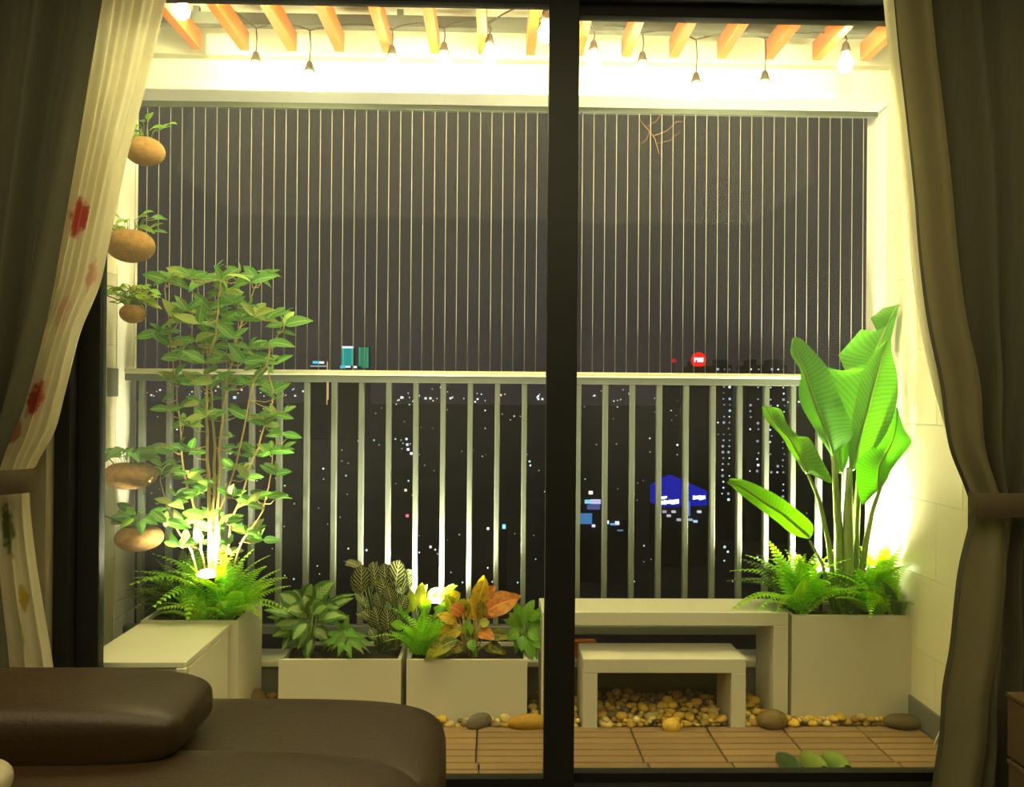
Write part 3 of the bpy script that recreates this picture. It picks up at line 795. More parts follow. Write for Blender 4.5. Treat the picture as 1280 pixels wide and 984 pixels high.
L = dict(
    shrub=leafmat('shrub_leaf', C(104, 156, 74), 'plain', C(180, 202, 120), transl=0.45),
    shrub2=leafmat('shrub_leaf_pale', C(176, 198, 104), 'plain', C(190, 206, 130), transl=0.45),
    fern=leafmat('fern_frond', C(172, 222, 66), 'plain', transl=0.5, rnd=0.22),
    fernd=leafmat('fern_frond_dark', C(100, 126, 70), 'plain', transl=0.35),
    banana=leafmat('banana_leaf', C(96, 164, 58), 'banana', C(152, 200, 84), transl=0.5, rnd=0.10, rough=0.38),
    aglao=leafmat('pale_veined_leaf', C(84, 124, 52), 'aglao', C(176, 204, 118), transl=0.35),
    calath=leafmat('striped_leaf', C(62, 72, 42), 'calathea', C(206, 208, 150), transl=0.3),
    syng=leafmat('arrow_leaf', C(124, 172, 74), 'plain', C(150, 186, 96), transl=0.4),
    crot=leafmat('croton_yellow', C(232, 192, 50), 'croton', C(240, 212, 74), C(160, 158, 44), transl=0.4),
    crot2=leafmat('croton_orange', C(214, 124, 54), 'croton', C(230, 156, 72), C(176, 110, 50), transl=0.4),
    crot3=leafmat('croton_green', C(92, 110, 34), 'croton', C(168, 160, 44), C(120, 70, 30), transl=0.4),
    bright=leafmat('bright_leaf', C(142, 190, 70), 'plain', C(170, 206, 100), transl=0.45),
    pot=leafmat('pot_leaf', C(104, 150, 80), 'plain', C(140, 176, 104), transl=0.4),
    potpale=leafmat('pot_leaf_pale', C(190, 200, 84), 'plain', C(206, 206, 110), transl=0.4),
)

# ---- the tall shrub
r = random.Random(3)
base = onY(266, 745, 3.17); base.z = 0.40
sh = thing('leafy_shrub', 'tall thin many-stemmed shrub in the planter behind the cabinet, leaves reaching above the handrail', 'shrub', base)
stems_px = [
    [(266, 745, 3.17), (266, 640, 3.18), (268, 560, 3.2), (262, 470, 3.2), (252, 400, 3.18), (248, 352, 3.16)],
    [(268, 745, 3.17), (272, 620, 3.16), (274, 545, 3.15), (284, 470, 3.14), (300, 410, 3.12), (318, 360, 3.1)],
    [(264, 745, 3.17), (262, 610, 3.14), (258, 540, 3.1), (258, 470, 3.08), (272, 400, 3.06), (276, 350, 3.06)],
    [(264, 745, 3.18), (250, 660, 3.2), (230, 590, 3.22), (222, 500, 3.22), (214, 430, 3.2), (206, 360, 3.18)],
    [(270, 745, 3.18), (290, 650, 3.22), (322, 560, 3.24), (342, 500, 3.24), (332, 450, 3.22), (350, 415, 3.2)],
    [(272, 745, 3.16), (296, 690, 3.16), (328, 640, 3.18), (338, 600, 3.2), (345, 540, 3.2)],
    [(262, 745, 3.16), (240, 690, 3.12), (214, 645, 3.1), (200, 600, 3.1)],
    [(266, 745, 3.16), (276, 640, 3.1), (300, 560, 3.06), (316, 480, 3.04), (336, 450, 3.04)]]
stem3 = []
for k, sp_ in enumerate(stems_px):
    pts = [onY(*q) for q in sp_]; pts[0].z = 0.40; fine = []
    for i in range(len(pts) - 1):
        for j in range(4):
            c = pts[i].lerp(pts[i + 1], j / 4); c += Vector((r.uniform(-.006, .006), r.uniform(-.006, .006), 0)); fine.append(c)
    fine.append(pts[-1]); stem3.append(fine)
    r0 = 0.0085 if k < 3 else 0.0055
    MB().tube(fine, [lerp(r0, 0.002, i / (len(fine) - 1)) for i in range(len(fine))], 6).build('stem', M['bark'], sh, smooth=True)
leafA = [unit_leaf(L['shrub'], 0.44, d_) for d_ in (0.1, 0.3)] + [unit_leaf(L['shrub2'], 0.4, 0.2), unit_leaf(L['shrub'], 0.5, 0.45)]
clusters = [(206, 348), (234, 344), (258, 350), (276, 348), (284, 362), (312, 350), (322, 345), (236, 386), (262, 384), (286, 372), (222, 398), (250, 402), (272, 404), (300, 398), (320, 392), (334, 396), (358, 404), (200, 414), (214, 428),
            (242, 424), (268, 428), (292, 420), (312, 432), (334, 426), (228, 446), (256, 450), (282, 446), (304, 450), (326, 452), (344, 452), (218, 470), (246, 474), (270, 474), (296, 478), (318, 474), (338, 488), (344, 516), (250, 500),
            (214, 510), (232, 526), (256, 518), (308, 520), (326, 528), (350, 540), (216, 556), (236, 562), (296, 556), (322, 566), (340, 562), (206, 590), (232, 590), (292, 584), (312, 594), (346, 590), (214, 626), (238, 616), (262, 606), (288, 616), (312, 628),
            (334, 618), (206, 650), (230, 652), (256, 644), (284, 650), (308, 664), (330, 672), (222, 680), (248, 676), (284, 686), (262, 660)]
tw_ = MB()
nl = 0
for (cx, cy) in clusters:
    Yc = 3.17 + r.uniform(-0.13, 0.1); c = onY(cx + r.uniform(-3, 3), cy + 3, Yc)
    best = min((q for st in stem3 for q in st if q.z < c.z + 0.02), key=lambda q: (q - c).length, default=stem3[0][0])
    if (best - c).length > 0.012:
        mid = best.lerp(c, 0.55) + Vector((0, 0, -0.012)); tw_.tube([best, mid, c], [0.0026, 0.002, 0.0014], 4)
    n_ = r.choice((3, 4, 4, 5)) if cy > 500 else r.choice((4, 4, 5))
    a0 = r.uniform(0, 6.28)
    for k in range(n_):
        if nl >= 298: break
        az = a0 + 2 * PI * k / n_ + r.uniform(-.3, .3); el = r.uniform(-0.15, 0.75)
        d = Vector((math.cos(az) * math.cos(el), math.sin(az) * 0.6 * math.cos(el), math.sin(el)))
        sc = r.uniform(0.068, 0.112) * (1.0 if cy < 480 else 0.82)
        inst('leaf', r.choice(leafA), sh, orient(c, d, Vector((r.uniform(-.45, .45), -0.85 + r.uniform(-.3, .3), 0.5)), sc)); nl += 1
small = MB()
for (cx, cy) in clusters + clusters[::2]:
    c = onY(cx + r.uniform(-14, 14), cy + r.uniform(-10, 12), 3.17 + r.uniform(-0.12, 0.12))
    best = min((q for st in stem3 for q in st), key=lambda q: (q - c).length)
    tw_.tube([best, best.lerp(c, 0.6) + Vector((0, 0, -0.01)), c], [0.002, 0.0015, 0.001], 4)
    for k in range(r.choice((2, 3))):
        az = r.uniform(0, 6.28); d = Vector((math.cos(az), 0.5 * math.sin(az), r.uniform(-0.2, 0.9)))
        Mx = orient(c, d, Vector((r.uniform(-.6, .6), -0.5 + r.uniform(-.4, .4), 0.7)), r.uniform(0.04, 0.07))
        me = leafA[0]; uvd = {}
        for lp_ in me.loops: uvd[lp_.vertex_index] = tuple(me.uv_layers[0].data[lp_.index].uv)
        small.add([Mx @ v.co for v in me.vertices], [tuple(p_.vertices) for p_ in me.polygons], [uvd[i] for i in range(len(me.vertices))])
o = small.build('small_leaf', L['shrub'], sh, smooth=True); o['kind'] = 'stuff'
tw_.build('twig', M['bark'], sh, smooth=True)

# ---- ferns
def frond(m, n=20, wid=0.17, arch=0.5):
    g = MB(); pts = []
    for i in range(n + 1):
        t = i / n; pts.append(Vector((0, t * (1 - 0.12 * t), arch * (0.9 * t - 1.25 * t * t))))
    g.tube(pts[::2], [lerp(0.010, 0.003, i / len(pts[::2])) for i in range(len(pts[::2]))], 3, cap=False)
    for i in range(2, n + 1):
        t = i / n; d = (pts[min(i + 1, n)] - pts[i - 1]).normalized(); s_ = Vector((1, 0, 0)); nn = s_.cross(d)
        L_ = wid * math.sin(PI * (0.10 + 0.86 * t)) ** 0.6 * (1.15 - 0.7 * t); b = 0.021
        for sg in (-1, 1):
            o_ = pts[i]; tip = o_ + s_ * sg * L_ + d * L_ * 0.35 - nn * L_ * 0.25; mid = o_ + s_ * sg * L_ * 0.5 + d * L_ * 0.12 + nn * L_ * 0.05
            g.add([o_ - d * b * 0.6, mid - d * b, tip, mid + d * b, o_ + d * b * 0.6], [(0, 1, 3, 4), (1, 2, 3)], [(0.2, 0.2), (0.2, 0.5), (0.3, 1), (0.8, 0.5), (0.8, 0.2)])
    return g.mesh('frond', m, smooth=False)
fr_b = [frond(L['fern'], 20, 0.17, a_) for a_ in (0.35, 0.6, 0.9)]
fr_d = [frond(L['fernd'], 20, 0.15, a_) for a_ in (0.5, 0.9)]
def fern(label, px, py, Y, zb_, n, length, meshes, seed, az0=0.0, az1=2 * PI, squash=0.6, name='fern', lean=0.0):
    rr = random.Random(seed); c = onY(px, py, Y); c.z = zb_
    t = thing(name, label, 'fern', c)
    for k in range(n):
        az = lerp(az0, az1, (k + rr.random()) / n)
        for _t in range(12):
            el = rr.uniform(0.35, 1.5)
            d = Vector((math.cos(az) * math.cos(el), math.sin(az) * squash * math.cos(el), math.sin(el) + lean)).normalized()
            st = c + Vector((math.cos(az) * 0.02, math.sin(az) * 0.012, 0)); ln = length * rr.uniform(0.7, 1.1)
            tip = st + d * ln
            if XL + 0.03 < tip.x < XR - 0.03 and tip.y < YR - 0.03: break
            az += rr.uniform(0.3, 0.9)
        inst('frond', rr.choice(meshes), t, orient(st, d, Vector((rr.uniform(-.3, .3), -0.2 * math.sin(az), 1)), ln))
    return t
zt_p = 0.40
fern('bright green fern in front of the shrub stems, over the edge of the tall planter', 284, 760, 3.09, zt_p, 38, 0.30, fr_b, 31)
fern('bright green fern lit by the lamp at the foot of the shrub', 245, 760, 3.22, zt_p, 30, 0.32, fr_b, 32)
fern('dark sprawling fern at the left end of the tall planter', 222, 765, 3.12, zt_p, 26, 0.25, fr_d, 33)
fern('bright fern at the left end of the banana planter, spilling over the bench', 1002, 760, 3.19, zt_p, 46, 0.32, fr_b, 34)
fern('bright fern in the middle of the banana planter, right of the stalks', 1098, 760, 3.17, zt_p, 48, 0.32, fr_b, 35)
fern('darker trailing fern at the right end of the banana planter by the wall', 1124, 765, 3.14, zt_p, 22, 0.20, fr_d + fr_b[:1], 36)
fern('dry dark fern around the base of the banana stalks', 1058, 764, 3.16, zt_p, 14, 0.10, fr_d, 37)
fern('small glowing fern between the striped plant and the croton', 527, 815, 3.19, hl - 0.02, 32, 0.22, fr_b, 38, lean=0.5)
fern('low bright fern in front of the lamp at the shrub foot', 252, 764, 3.06, zt_p, 22, 0.20, fr_b, 131)
fern('dull feathery plant at the wall end of the tall planter', 226, 768, 3.2, zt_p, 24, 0.24, fr_d, 133)
fern('long grey-green fern fronds hanging left over the bench', 985, 755, 3.24, zt_p, 7, 0.28, fr_d, 39, az0=2.4, az1=3.6)

# ---- leafy plants in the low planters
def leafy(name, label, cat, px, py, Y, zb_, leaves, stem_mat, seed, prof=None, hint=None, fold=0.22):
    """leaves: (start px,py), (tip px,py), width m, material, dY"""
    rr = random.Random(seed); c = onY(px, py, Y); c.z = zb_
    t = thing(name, label, cat, c); st = MB()
    more = []
    for (s_, e_, wd, m_, dy) in leaves:
        if rr.random() < 0.75:
            j = lambda q: (q[0] + rr.uniform(-9, 9), q[1] + rr.uniform(-6, 9))
            more.append((j(s_), j(e_), wd * rr.uniform(0.65, 0.95), m_, dy + rr.uniform(0.02, 0.06)))
    leaves = list(leaves) + more
    for (s_, e_, wd, m_, dy) in leaves:
        p0 = onY(s_[0], s_[1], Y + dy); p2 = onY(e_[0], e_[1], Y + dy - 0.02 + rr.uniform(-.02, .02))
        p0.z = max(p0.z, zb_ + 0.01); p2.z = max(p2.z, zb_ - 0.02) if p2.y > 3.11 else p2.z
        mid = (p0 + p2) / 2 + Vector((0, -0.012, 0.18 * (p2 - p0).length))
        b0 = c + Vector((rr.uniform(-.02, .02), rr.uniform(-.015, .015), -0.01))
        st.tube([b0, b0.lerp(p0, 0.5) + Vector((0, 0.004, 0.012)), p0], [0.0035, 0.003, 0.002], 5)
        h_ = (hint or HINT) + Vector((rr.uniform(-.35, .35), rr.uniform(-.1, .2), rr.uniform(-.2, .2)))
        blade(p0, mid, p2, wd, h_, prof, 7, fold, 0.12, rr.random() * 6).build('leaf', m_, t, smooth=True)
    st.build('stem', stem_mat, t, smooth=True); return t
A = L['aglao']
leafy('veined_foliage_plant', 'bushy plant with pale-centred green leaves at the left end of the low planter', 'plant', 385, 822, 3.2, hl - 0.02,
      [((372, 760), (350, 742), .075, A, 0), ((378, 752), (366, 738), .05, A, .03), ((384, 752), (390, 730), .07, A, .02), ((392, 755), (418, 728), .085, A, 0), ((398, 765), (424, 760), .07, A, .02),
       ((376, 772), (330, 763), .05, A, -.03), ((374, 778), (344, 782), .065, A, -.04), ((378, 786), (340, 796), .06, A, -.02), ((384, 780), (366, 800), .06, A, -.05), ((390, 770), (400, 748), .08, A, -.02),
       ((396, 775), (430, 770), .06, A, -.03), ((380, 765), (360, 760), .07, A, -.04), ((386, 790), (372, 812), .05, A, -.05), ((394, 785), (410, 800), .055, A, -.04), ((388, 765), (380, 744), .07, A, -.03),
       ((400, 772), (442, 748), .05, A, .05), ((372, 790), (352, 814), .045, A, 0.0), ((384, 772), (352, 768), .055, A, .03), ((392, 768), (410, 758), .06, A, -.05), ((398, 790), (420, 812), .05, L['fernd'], .02),
       ((378, 800), (358, 806), .05, L['fernd'], -.03), ((390, 800), (384, 822), .04, A, -.06)], M['stemgreen'], 41)
SY = L['syng']
arrow = lambda t: (0.0 if t in (0, 1) else (0.55 + 2.2 * t if t < 0.2 else (1 - t) / 0.8) if t > 0 else 0)
leafy('arrow_leaf_plant', 'small plant with bright arrow-shaped leaves in front of the striped plant', 'plant', 432, 822, 3.17, hl - 0.02,
      [((430, 795), (408, 808), .04, SY, -.02), ((432, 795), (414, 814), .04, SY, -.03), ((434, 790), (448, 797), .045, SY, -.02), ((436, 798), (455, 818), .05, SY, -.03), ((432, 788), (436, 768), .035, SY, .0),
       ((428, 788), (416, 772), .025, SY, .01), ((438, 800), (470, 808), .035, SY, 0), ((430, 804), (422, 822), .04, SY, -.05), ((440, 796), (462, 796), .035, SY, .01), ((434, 805), (440, 824), .035, SY, -.05), ((428, 796), (404, 792), .035, SY, 0.0),
       ((426, 800), (400, 806), .03, SY, -.02), ((442, 802), (456, 810), .03, SY, -.03)], M['stemgreen'], 42, arrow)
K = L['calath']
oval = lambda t: math.sin(PI * t) ** 0.55 if 0 < t < 1 else 0.0
leafy('striped_foliage_plant', 'tall dark plant with cream-striped oval leaves above the low planter', 'plant', 478, 822, 3.24, hl - 0.02,
      [((450, 710), (432, 702), .035, K, .0), ((452, 742), (452, 706), .075, K, 0), ((470, 735), (466, 702), .06, K, .03), ((482, 730), (480, 704), .06, K, .02), ((494, 738), (500, 700), .085, K, -.02),
       ((490, 755), (484, 732), .06, K, -.03), ((465, 775), (452, 764), .05, K, -.03), ((474, 785), (468, 758), .065, K, -.04), ((486, 790), (484, 762), .07, K, -.04), ((497, 795), (500, 770), .06, K, -.02),
       ((505, 742), (512, 716), .05, K, .03), ((500, 765), (508, 744), .06, K, -.04), ((470, 800), (462, 786), .05, K, -.04), ((488, 806), (482, 790), .05, K, -.06), ((476, 760), (470, 740), .06, K, .0), ((460, 760), (444, 742), .04, K, .03),
       ((484, 748), (476, 722), .065, K, .0), ((494, 812), (498, 796), .04, K, -.05)], M['stemgreen'], 43, oval)
B = L['bright']
leafy('sunlit_green_plant', 'pale bushy plant glowing around the lamp between the two low planters', 'plant', 520, 820, 3.25, hl - 0.02,
      [((508, 770), (500, 752), .04, B, -.05), ((516, 765), (512, 738), .045, L['potpale'], -.04), ((524, 760), (528, 728), .05, L['potpale'], .0), ((534, 755), (550, 735), .045, L['potpale'], .02), ((540, 758), (572, 732), .04, B, .02),
       ((505, 785), (488, 780), .04, B, -.06), ((510, 795), (496, 798), .035, B, -.07), ((530, 770), (538, 748), .05, B, -.03), ((538, 772), (556, 758), .04, B, -.03), ((520, 748), (512, 728), .04, K, .03), ((546, 770), (562, 752), .035, B, .0)], M['stemgreen'], 44)
leafy('croton', 'croton with broad yellow and orange mottled leaves in the right low planter', 'croton', 590, 822, 3.2, hl - 0.02,
      [((596, 760), (608, 724), .075, L['crot'], 0), ((604, 752), (620, 732), .045, L['crot2'], .02), ((606, 766), (648, 750), .105, L['crot2'], -.02), ((598, 790), (618, 800), .06, L['crot2'], -.05), ((578, 786), (546, 800), .07, L['crot'], -.04),
       ((572, 800), (530, 826), .065, L['crot3'], -.09), ((574, 775), (556, 744), .06, L['crot3'], .0), ((570, 750), (566, 738), .05, L['crot'], .03), ((580, 775), (580, 748), .06, L['crot3'], .0), ((592, 775), (588, 746), .075, L['crot'], .02),
       ((602, 775), (602, 752), .05, L['crot3'], -.05), ((584, 795), (586, 776), .05, B, -.06), ((570, 778), (548, 770), .05, L['crot'], -.06), ((606, 795), (640, 798), .05, L['crot3'], -.02), ((590, 800), (584, 784), .05, L['crot3'], -.05),
       ((600, 780), (612, 778), .04, L['potpale'], -.06), ((578, 768), (562, 758), .06, L['crot2'], -.03), ((610, 805), (630, 818), .045, L['crot3'], -.03), ((580, 808), (560, 815), .05, L['crot3'], -.04), ((588, 800), (592, 815), .04, L['syng'], -.08)], M['bark'], 45)
leafy('green_foliage_plant', 'bright green leafy plant beside the door post, at the right end of the low planter', 'plant', 652, 822, 3.2, hl - 0.02,
      [((652, 775), (642, 752), .04, B, 0), ((656, 772), (668, 750), .04, B, .0), ((660, 775), (676, 766), .045, B, -.02), ((650, 785), (636, 766), .045, B, -.02), ((648, 790), (634, 800), .045, B, -.04), ((660, 790), (674, 800), .05, B, -.05), ((656, 780), (656, 758), .045, B, -.03),
       ((662, 795), (678, 812), .05, B, -.03), ((654, 795), (652, 815), .04, L['syng'], -.05), ((650, 780), (632, 780), .04, B, .02), ((664, 782), (684, 784), .05, B, .02), ((658, 800), (666, 825), .045, B, -.05), ((666, 775), (690, 760), .045, B, .03)], M['stemgreen'], 46)

# ---- the banana-leaved plant
b0 = onY(1058, 745, 3.21); b0.z = 0.40
bp = thing('banana_leaf_plant', 'tall plant with huge banana-like green leaves in the planter by the right wall', 'plant', b0)
def stalk(pts, r0, r1):
    q = [onY(*p_) for p_ in pts]; q[0].z = 0.39; fine = []
    for i in range(len(q) - 1):
        for j in range(3): fine.append(q[i].lerp(q[i + 1], j / 3))
    fine.append(q[-1])
    MB().tube(fine, [lerp(r0, r1, i / (len(fine) - 1)) for i in range(len(fine))], 8).build('stalk', M['stemgreen'], bp, smooth=True)
stalk([(1050, 745, 3.20), (1048, 660, 3.20), (1042, 570, 3.19)], 0.024, 0.010)
stalk([(1060, 745, 3.19), (1060, 650, 3.19), (1062, 585, 3.18)], 0.026, 0.012)
stalk([(1066, 745, 3.22), (1070, 650, 3.22), (1076, 570, 3.22)], 0.022, 0.010)
stalk([(1070, 745, 3.2), (1082, 680, 3.18), (1090, 640, 3.17), (1104, 600, 3.16)], 0.015, 0.007)
stalk([(1046, 745, 3.2), (1036, 680, 3.18), (1024, 625, 3.16), (1008, 588, 3.14)], 0.013, 0.006)
stalk([(1044, 745, 3.2), (1028, 705, 3.16), (1012, 676, 3.14)], 0.010, 0.005)
def big_leaf(st, sharp=False):
    """st: stations (left px,py,Y | mid px,py,Y | right px,py,Y) from base to tip; sharp: torn, angular left edge."""
    m = MB(); vs, uv, fs = [], [], []
    pts = [[onY(*a_) for a_ in row] for row in st]
    n = len(pts) - 1; SUB = 4; rows = []
    for i in range(n):
        for j in range(SUB + (1 if i == n - 1 else 0)):
            t = j / SUB; row = []
            for c in range(3):
                tab = [(k, None) for k in range(n + 1)]
                row.append(Vector([(interp if sharp and c == 0 else smooth_interp)([(k, pts[k][c][ax]) for k in range(n + 1)], i + t) for ax in range(3)]))
            rows.append(((i + t) / n, row))
    for v_, (l_, c_, r_) in rows:
        nn = Vector((0, -1, 0.3)).normalized()
        for u_, q in ((0, l_), (.17, l_.lerp(c_, .34) - nn * 0), (.34, l_.lerp(c_, .7)), (.5, c_), (.66, c_.lerp(r_, .3)), (.83, c_.lerp(r_, .66)), (1, r_)):
            bul = 4 * abs(u_ - .5) * (1 - 2 * abs(u_ - .5)); vs.append(q + nn * 0.010 * bul); uv.append((u_, v_))
    for i in range(len(rows) - 1):
        for k in range(6): b = i * 7 + k; fs.append((b, b + 1, b + 8, b + 7))
    m.add(vs, fs, uv); o = m.build('leaf', L['banana'], bp, smooth=True)
    MB().tube([r_[1][1] + Vector((0, -0.003, 0)) for r_ in rows], [lerp(0.006, 0.0015, i / (len(rows) - 1)) for i in range(len(rows))], 5).build('midrib', M['stemgreen'], o, smooth=True)
    return o
# A: tallest leaf, behind, torn on its left side
big_leaf([((1070, 575, 3.24), (1074, 572, 3.24), (1078, 572, 3.24)), ((1050, 510, 3.26), (1078, 515, 3.23), (1092, 518, 3.26)), ((1034, 459, 3.28), (1086, 478, 3.24), (1104, 480, 3.27)),
          ((1058, 468, 3.27), (1092, 455, 3.24), (1108, 452, 3.26)), ((1048, 444, 3.28), (1096, 440, 3.24), (1111, 436, 3.25)), ((1076, 412, 3.28), (1104, 420, 3.24), (1116, 415, 3.21)),
          ((1098, 418, 3.26), (1110, 405, 3.24), (1119, 402, 3.20)), ((1088, 398, 3.26), (1115, 396, 3.22), (1121, 394, 3.20)), ((1104, 385, 3.25), (1120, 386, 3.20), (1123, 384, 3.19)), ((1123, 381, 3.19), (1124, 380, 3.19), (1125, 380, 3.19))], True)
# B: upright right-hand leaf
big_leaf([((1064, 588, 3.17), (1066, 588, 3.17), (1070, 586, 3.17)), ((1060, 560, 3.15), (1072, 558, 3.16), (1094, 562, 3.13)), ((1066, 520, 3.14), (1082, 520, 3.16), (1112, 534, 3.12)), ((1074, 480, 3.14), (1092, 480, 3.16), (1122, 498, 3.12)),
          ((1086, 450, 3.15), (1101, 450, 3.16), (1121, 466, 3.13)), ((1102, 430, 3.16), (1108, 430, 3.16), (1115, 442, 3.15)), ((1110, 426, 3.16), (1112, 425, 3.16), (1114, 428, 3.16))])
# C: left leaf with a broad lit right half
big_leaf([((1038, 568, 3.19), (1041, 570, 3.19), (1044, 566, 3.19)), ((1018, 536, 3.15), (1034, 546, 3.17), (1064, 548, 3.12)), ((1002, 508, 3.14), (1022, 514, 3.16), (1064, 530, 3.10)), ((998, 488, 3.13), (1012, 486, 3.15), (1050, 496, 3.10)),
          ((1001, 466, 3.13), (1004, 462, 3.14), (1036, 462, 3.11)), ((990, 446, 3.13), (996, 445, 3.13), (1016, 438, 3.12)), ((988, 438, 3.12), (992, 430, 3.12), (1002, 424, 3.12)), ((990, 424, 3.12), (993, 422, 3.12), (996, 422, 3.12))])
# D: right lower leaf, lit through from behind
big_leaf([((1102, 606, 3.16), (1104, 604, 3.16), (1108, 602, 3.16)), ((1078, 632, 3.15), (1098, 612, 3.16), (1110, 598, 3.15)), ((1070, 606, 3.13), (1098, 596, 3.16), (1114, 588, 3.14)), ((1070, 580, 3.13), (1100, 582, 3.15), (1124, 574, 3.12)),
          ((1088, 562, 3.13), (1108, 566, 3.14), (1138, 556, 3.10)), ((1104, 540, 3.14), (1116, 550, 3.14), (1138, 548, 3.10)), ((1116, 524, 3.15), (1120, 532, 3.15), (1130, 536, 3.11)), ((1120, 510, 3.15), (1121, 509, 3.15), (1122, 512, 3.15))], True)
# E: bent small leaf to the left
big_leaf([((1004, 590, 3.14), (1008, 592, 3.14), (1016, 594, 3.14)), ((996, 576, 3.12), (1004, 580, 3.13), (1040, 604, 3.09)), ((986, 562, 3.12), (996, 566, 3.13), (1028, 576, 3.09)), ((980, 550, 3.12), (988, 550, 3.13), (1012, 548, 3.10)),
          ((972, 540, 3.12), (977, 538, 3.13), (1000, 546, 3.11)), ((958, 526, 3.12), (966, 524, 3.12), (984, 530, 3.11)), ((954, 514, 3.12), (960, 512, 3.12), (976, 512, 3.12)), ((952, 509, 3.12), (955, 508, 3.12), (958, 508, 3.12))])
# F: lowest, long drooping leaf
big_leaf([((1010, 674, 3.13), (1012, 672, 3.13), (1016, 668, 3.13)), ((990, 668, 3.12), (998, 660, 3.12), (1016, 656, 3.10)), ((968, 650, 3.11), (980, 644, 3.11), (1002, 642, 3.09)), ((946, 634, 3.10), (958, 630, 3.10), (976, 622, 3.08)),
          ((928, 620, 3.08), (938, 616, 3.08), (948, 607, 3.07)), ((914, 608, 3.07), (920, 606, 3.07), (926, 599, 3.06)), ((908, 604, 3.06), (910, 602, 3.06), (912, 598, 3.06))])
# G: short young leaf between the stalks
big_leaf([((1046, 592, 3.22), (1050, 592, 3.22), (1054, 590, 3.22)), ((1038, 572, 3.21), (1050, 572, 3.22), (1060, 574, 3.21)), ((1038, 552, 3.21), (1049, 552, 3.22), (1060, 552, 3.21)), ((1046, 540, 3.21), (1048, 539, 3.21), (1050, 540, 3.21))])

# ---- planter lamps
def garden_lamp(px, py, Y, zb_, label, aim, power, cone=3.05):
    c = onY(px, py, Y)
    t = thing('garden_spotlight', label, 'lamp', (c.x, Y, zb_))
    d = (Vector(aim) - c).normalized()
    MB().tube([(c.x, Y, zb_ - 0.01), (c.x, Y, c.z - 0.012)], 0.005, 6).build('spike', M['lampblack'], t)
    MB().lathe(c - d * 0.045, [(0.016, 0.0), (0.028, 0.012), (0.034, 0.05), (0.036, 0.052)], 16, axis=d).build('head', M['lampblack'], t, smooth=True)
    MB().lathe(c + d * 0.004, [(0.034, 0.0), (0.032, 0.012), (0.022, 0.024), (0.001, 0.030)], 16, axis=d).build('lens', M['lens'], t, smooth=True)
    l = bpy.data.lights.new('spot', 'SPOT'); l.energy = power; l.color = LAMPC; l.spot_size = cone; l.spot_blend = 0.55; l.shadow_soft_size = 0.02
    o = bpy.data.objects.new('spot', l); COL.objects.link(o); o.parent = t
    o.matrix_local = Matrix.Translation(c + d * 0.045 - ORG[t.name]) @ (-d).to_track_quat('Z', 'Y').to_matrix().to_4x4()
garden_lamp(258, 722, 3.08, 0.40, 'garden spotlight glowing at the foot of the tall shrub', onY(275, 560, 3.11), SPOT * 0.6)
garden_lamp(541, 757, 3.25, hl - 0.02, 'garden spotlight shining between the two low planters', onY(548, 640, 3.42), SPOT * 1.2)
garden_lamp(1027, 718, 3.24, 0.40, 'garden spotlight left of the banana stalks', onY(1003, 600, 3.42), SPOT * 1.3)
garden_lamp(1092, 716, 3.27, 0.40, 'garden spotlight behind the right fern, lighting the wall', (XR, 3.235, 1.0), SPOT * 2.0, 1.9)

# ---- coconut shell pots on the left wall
def shell_pot(px, py, Y, w_, h_, label, seed, leaves, spread, lm, bushy=False, big=1.0):
    rr = random.Random(seed); c = onY(px, py, Y)
    t = thing('hanging_pot', label, 'hanging pot', (c.x, Y, c.z - h_ / 2))
    prof = []; n = 12
    for i in range(n + 1):
        b = -PI / 2 + (PI * 0.80) * i / n; prof.append((max(0.002, w_ / 2 * math.cos(b)), h_ / 2 * math.sin(b)))
    rim = prof[-1]
    prof += [(rim[0] - 0.008, rim[1] + 0.001), (rim[0] - 0.012, rim[1] - 0.02)]
    MB().lathe(c, prof, 26).build('shell', M['coir'], t, smooth=True)
    MB().lathe(c + Vector((0, 0, rim[1] - 0.016)), [(rim[0] - 0.010, -0.006), (rim[0] - 0.012, 0.002), (0.002, 0.010)], 18).build('soil', M['soil'], t, smooth=True)
    top = c + Vector((-w_ / 2 * 0.7, 0, rim[1] - 0.01)); wl = Vector((XL + 0.003, Y, c.z + h_ / 2 + 0.03))
    MB().tube([wl, wl + Vector((0.02, 0, 0.012)), top + Vector((-0.01, 0, 0.025)), top + Vector((0.004, 0, 0.012)), top + Vector((0.002, 0, -0.012))], 0.0022, 5).build('hook', M['hook'], t, smooth=True)
    mes = [unit_leaf(m_, 0.5, d_) for m_ in lm for d_ in (0.15, 0.4)]
    st = MB(); cc = c + Vector((0, 0, rim[1] - 0.01))
    for k in range(leaves):
        az = rr.uniform(0, 2 * PI); rad = spread * rr.uniform(0.2, 1.0); hh = rr.uniform(0.02, 0.075 if not bushy else 0.09)
        if rr.random() < 0.18: rad *= 1.35
        q = cc + Vector((math.cos(az) * rad, math.sin(az) * rad * 0.7, hh - 0.3 * max(0, rad - w_ / 2 * 0.9)))
        q.x = max(q.x, XL + 0.02)
        st.tube([cc + Vector((math.cos(az) * 0.02, math.sin(az) * 0.02, 0)), cc.lerp(q, 0.6) + Vector((0, 0, 0.02)), q], 0.0014, 4)
        d = Vector((math.cos(az), math.sin(az) * 0.6 - 0.3, rr.uniform(-0.3, 0.6)))
        inst('leaf', rr.choice(mes), t, orient(q, d, Vector((rr.uniform(-.3, .3), -0.6, 0.7)), (rr.uniform(0.045, 0.075) * big) if not bushy else rr.uniform(0.030, 0.052)))
    st.build('stem', M['stemgreen'], t, smooth=True)
    return t
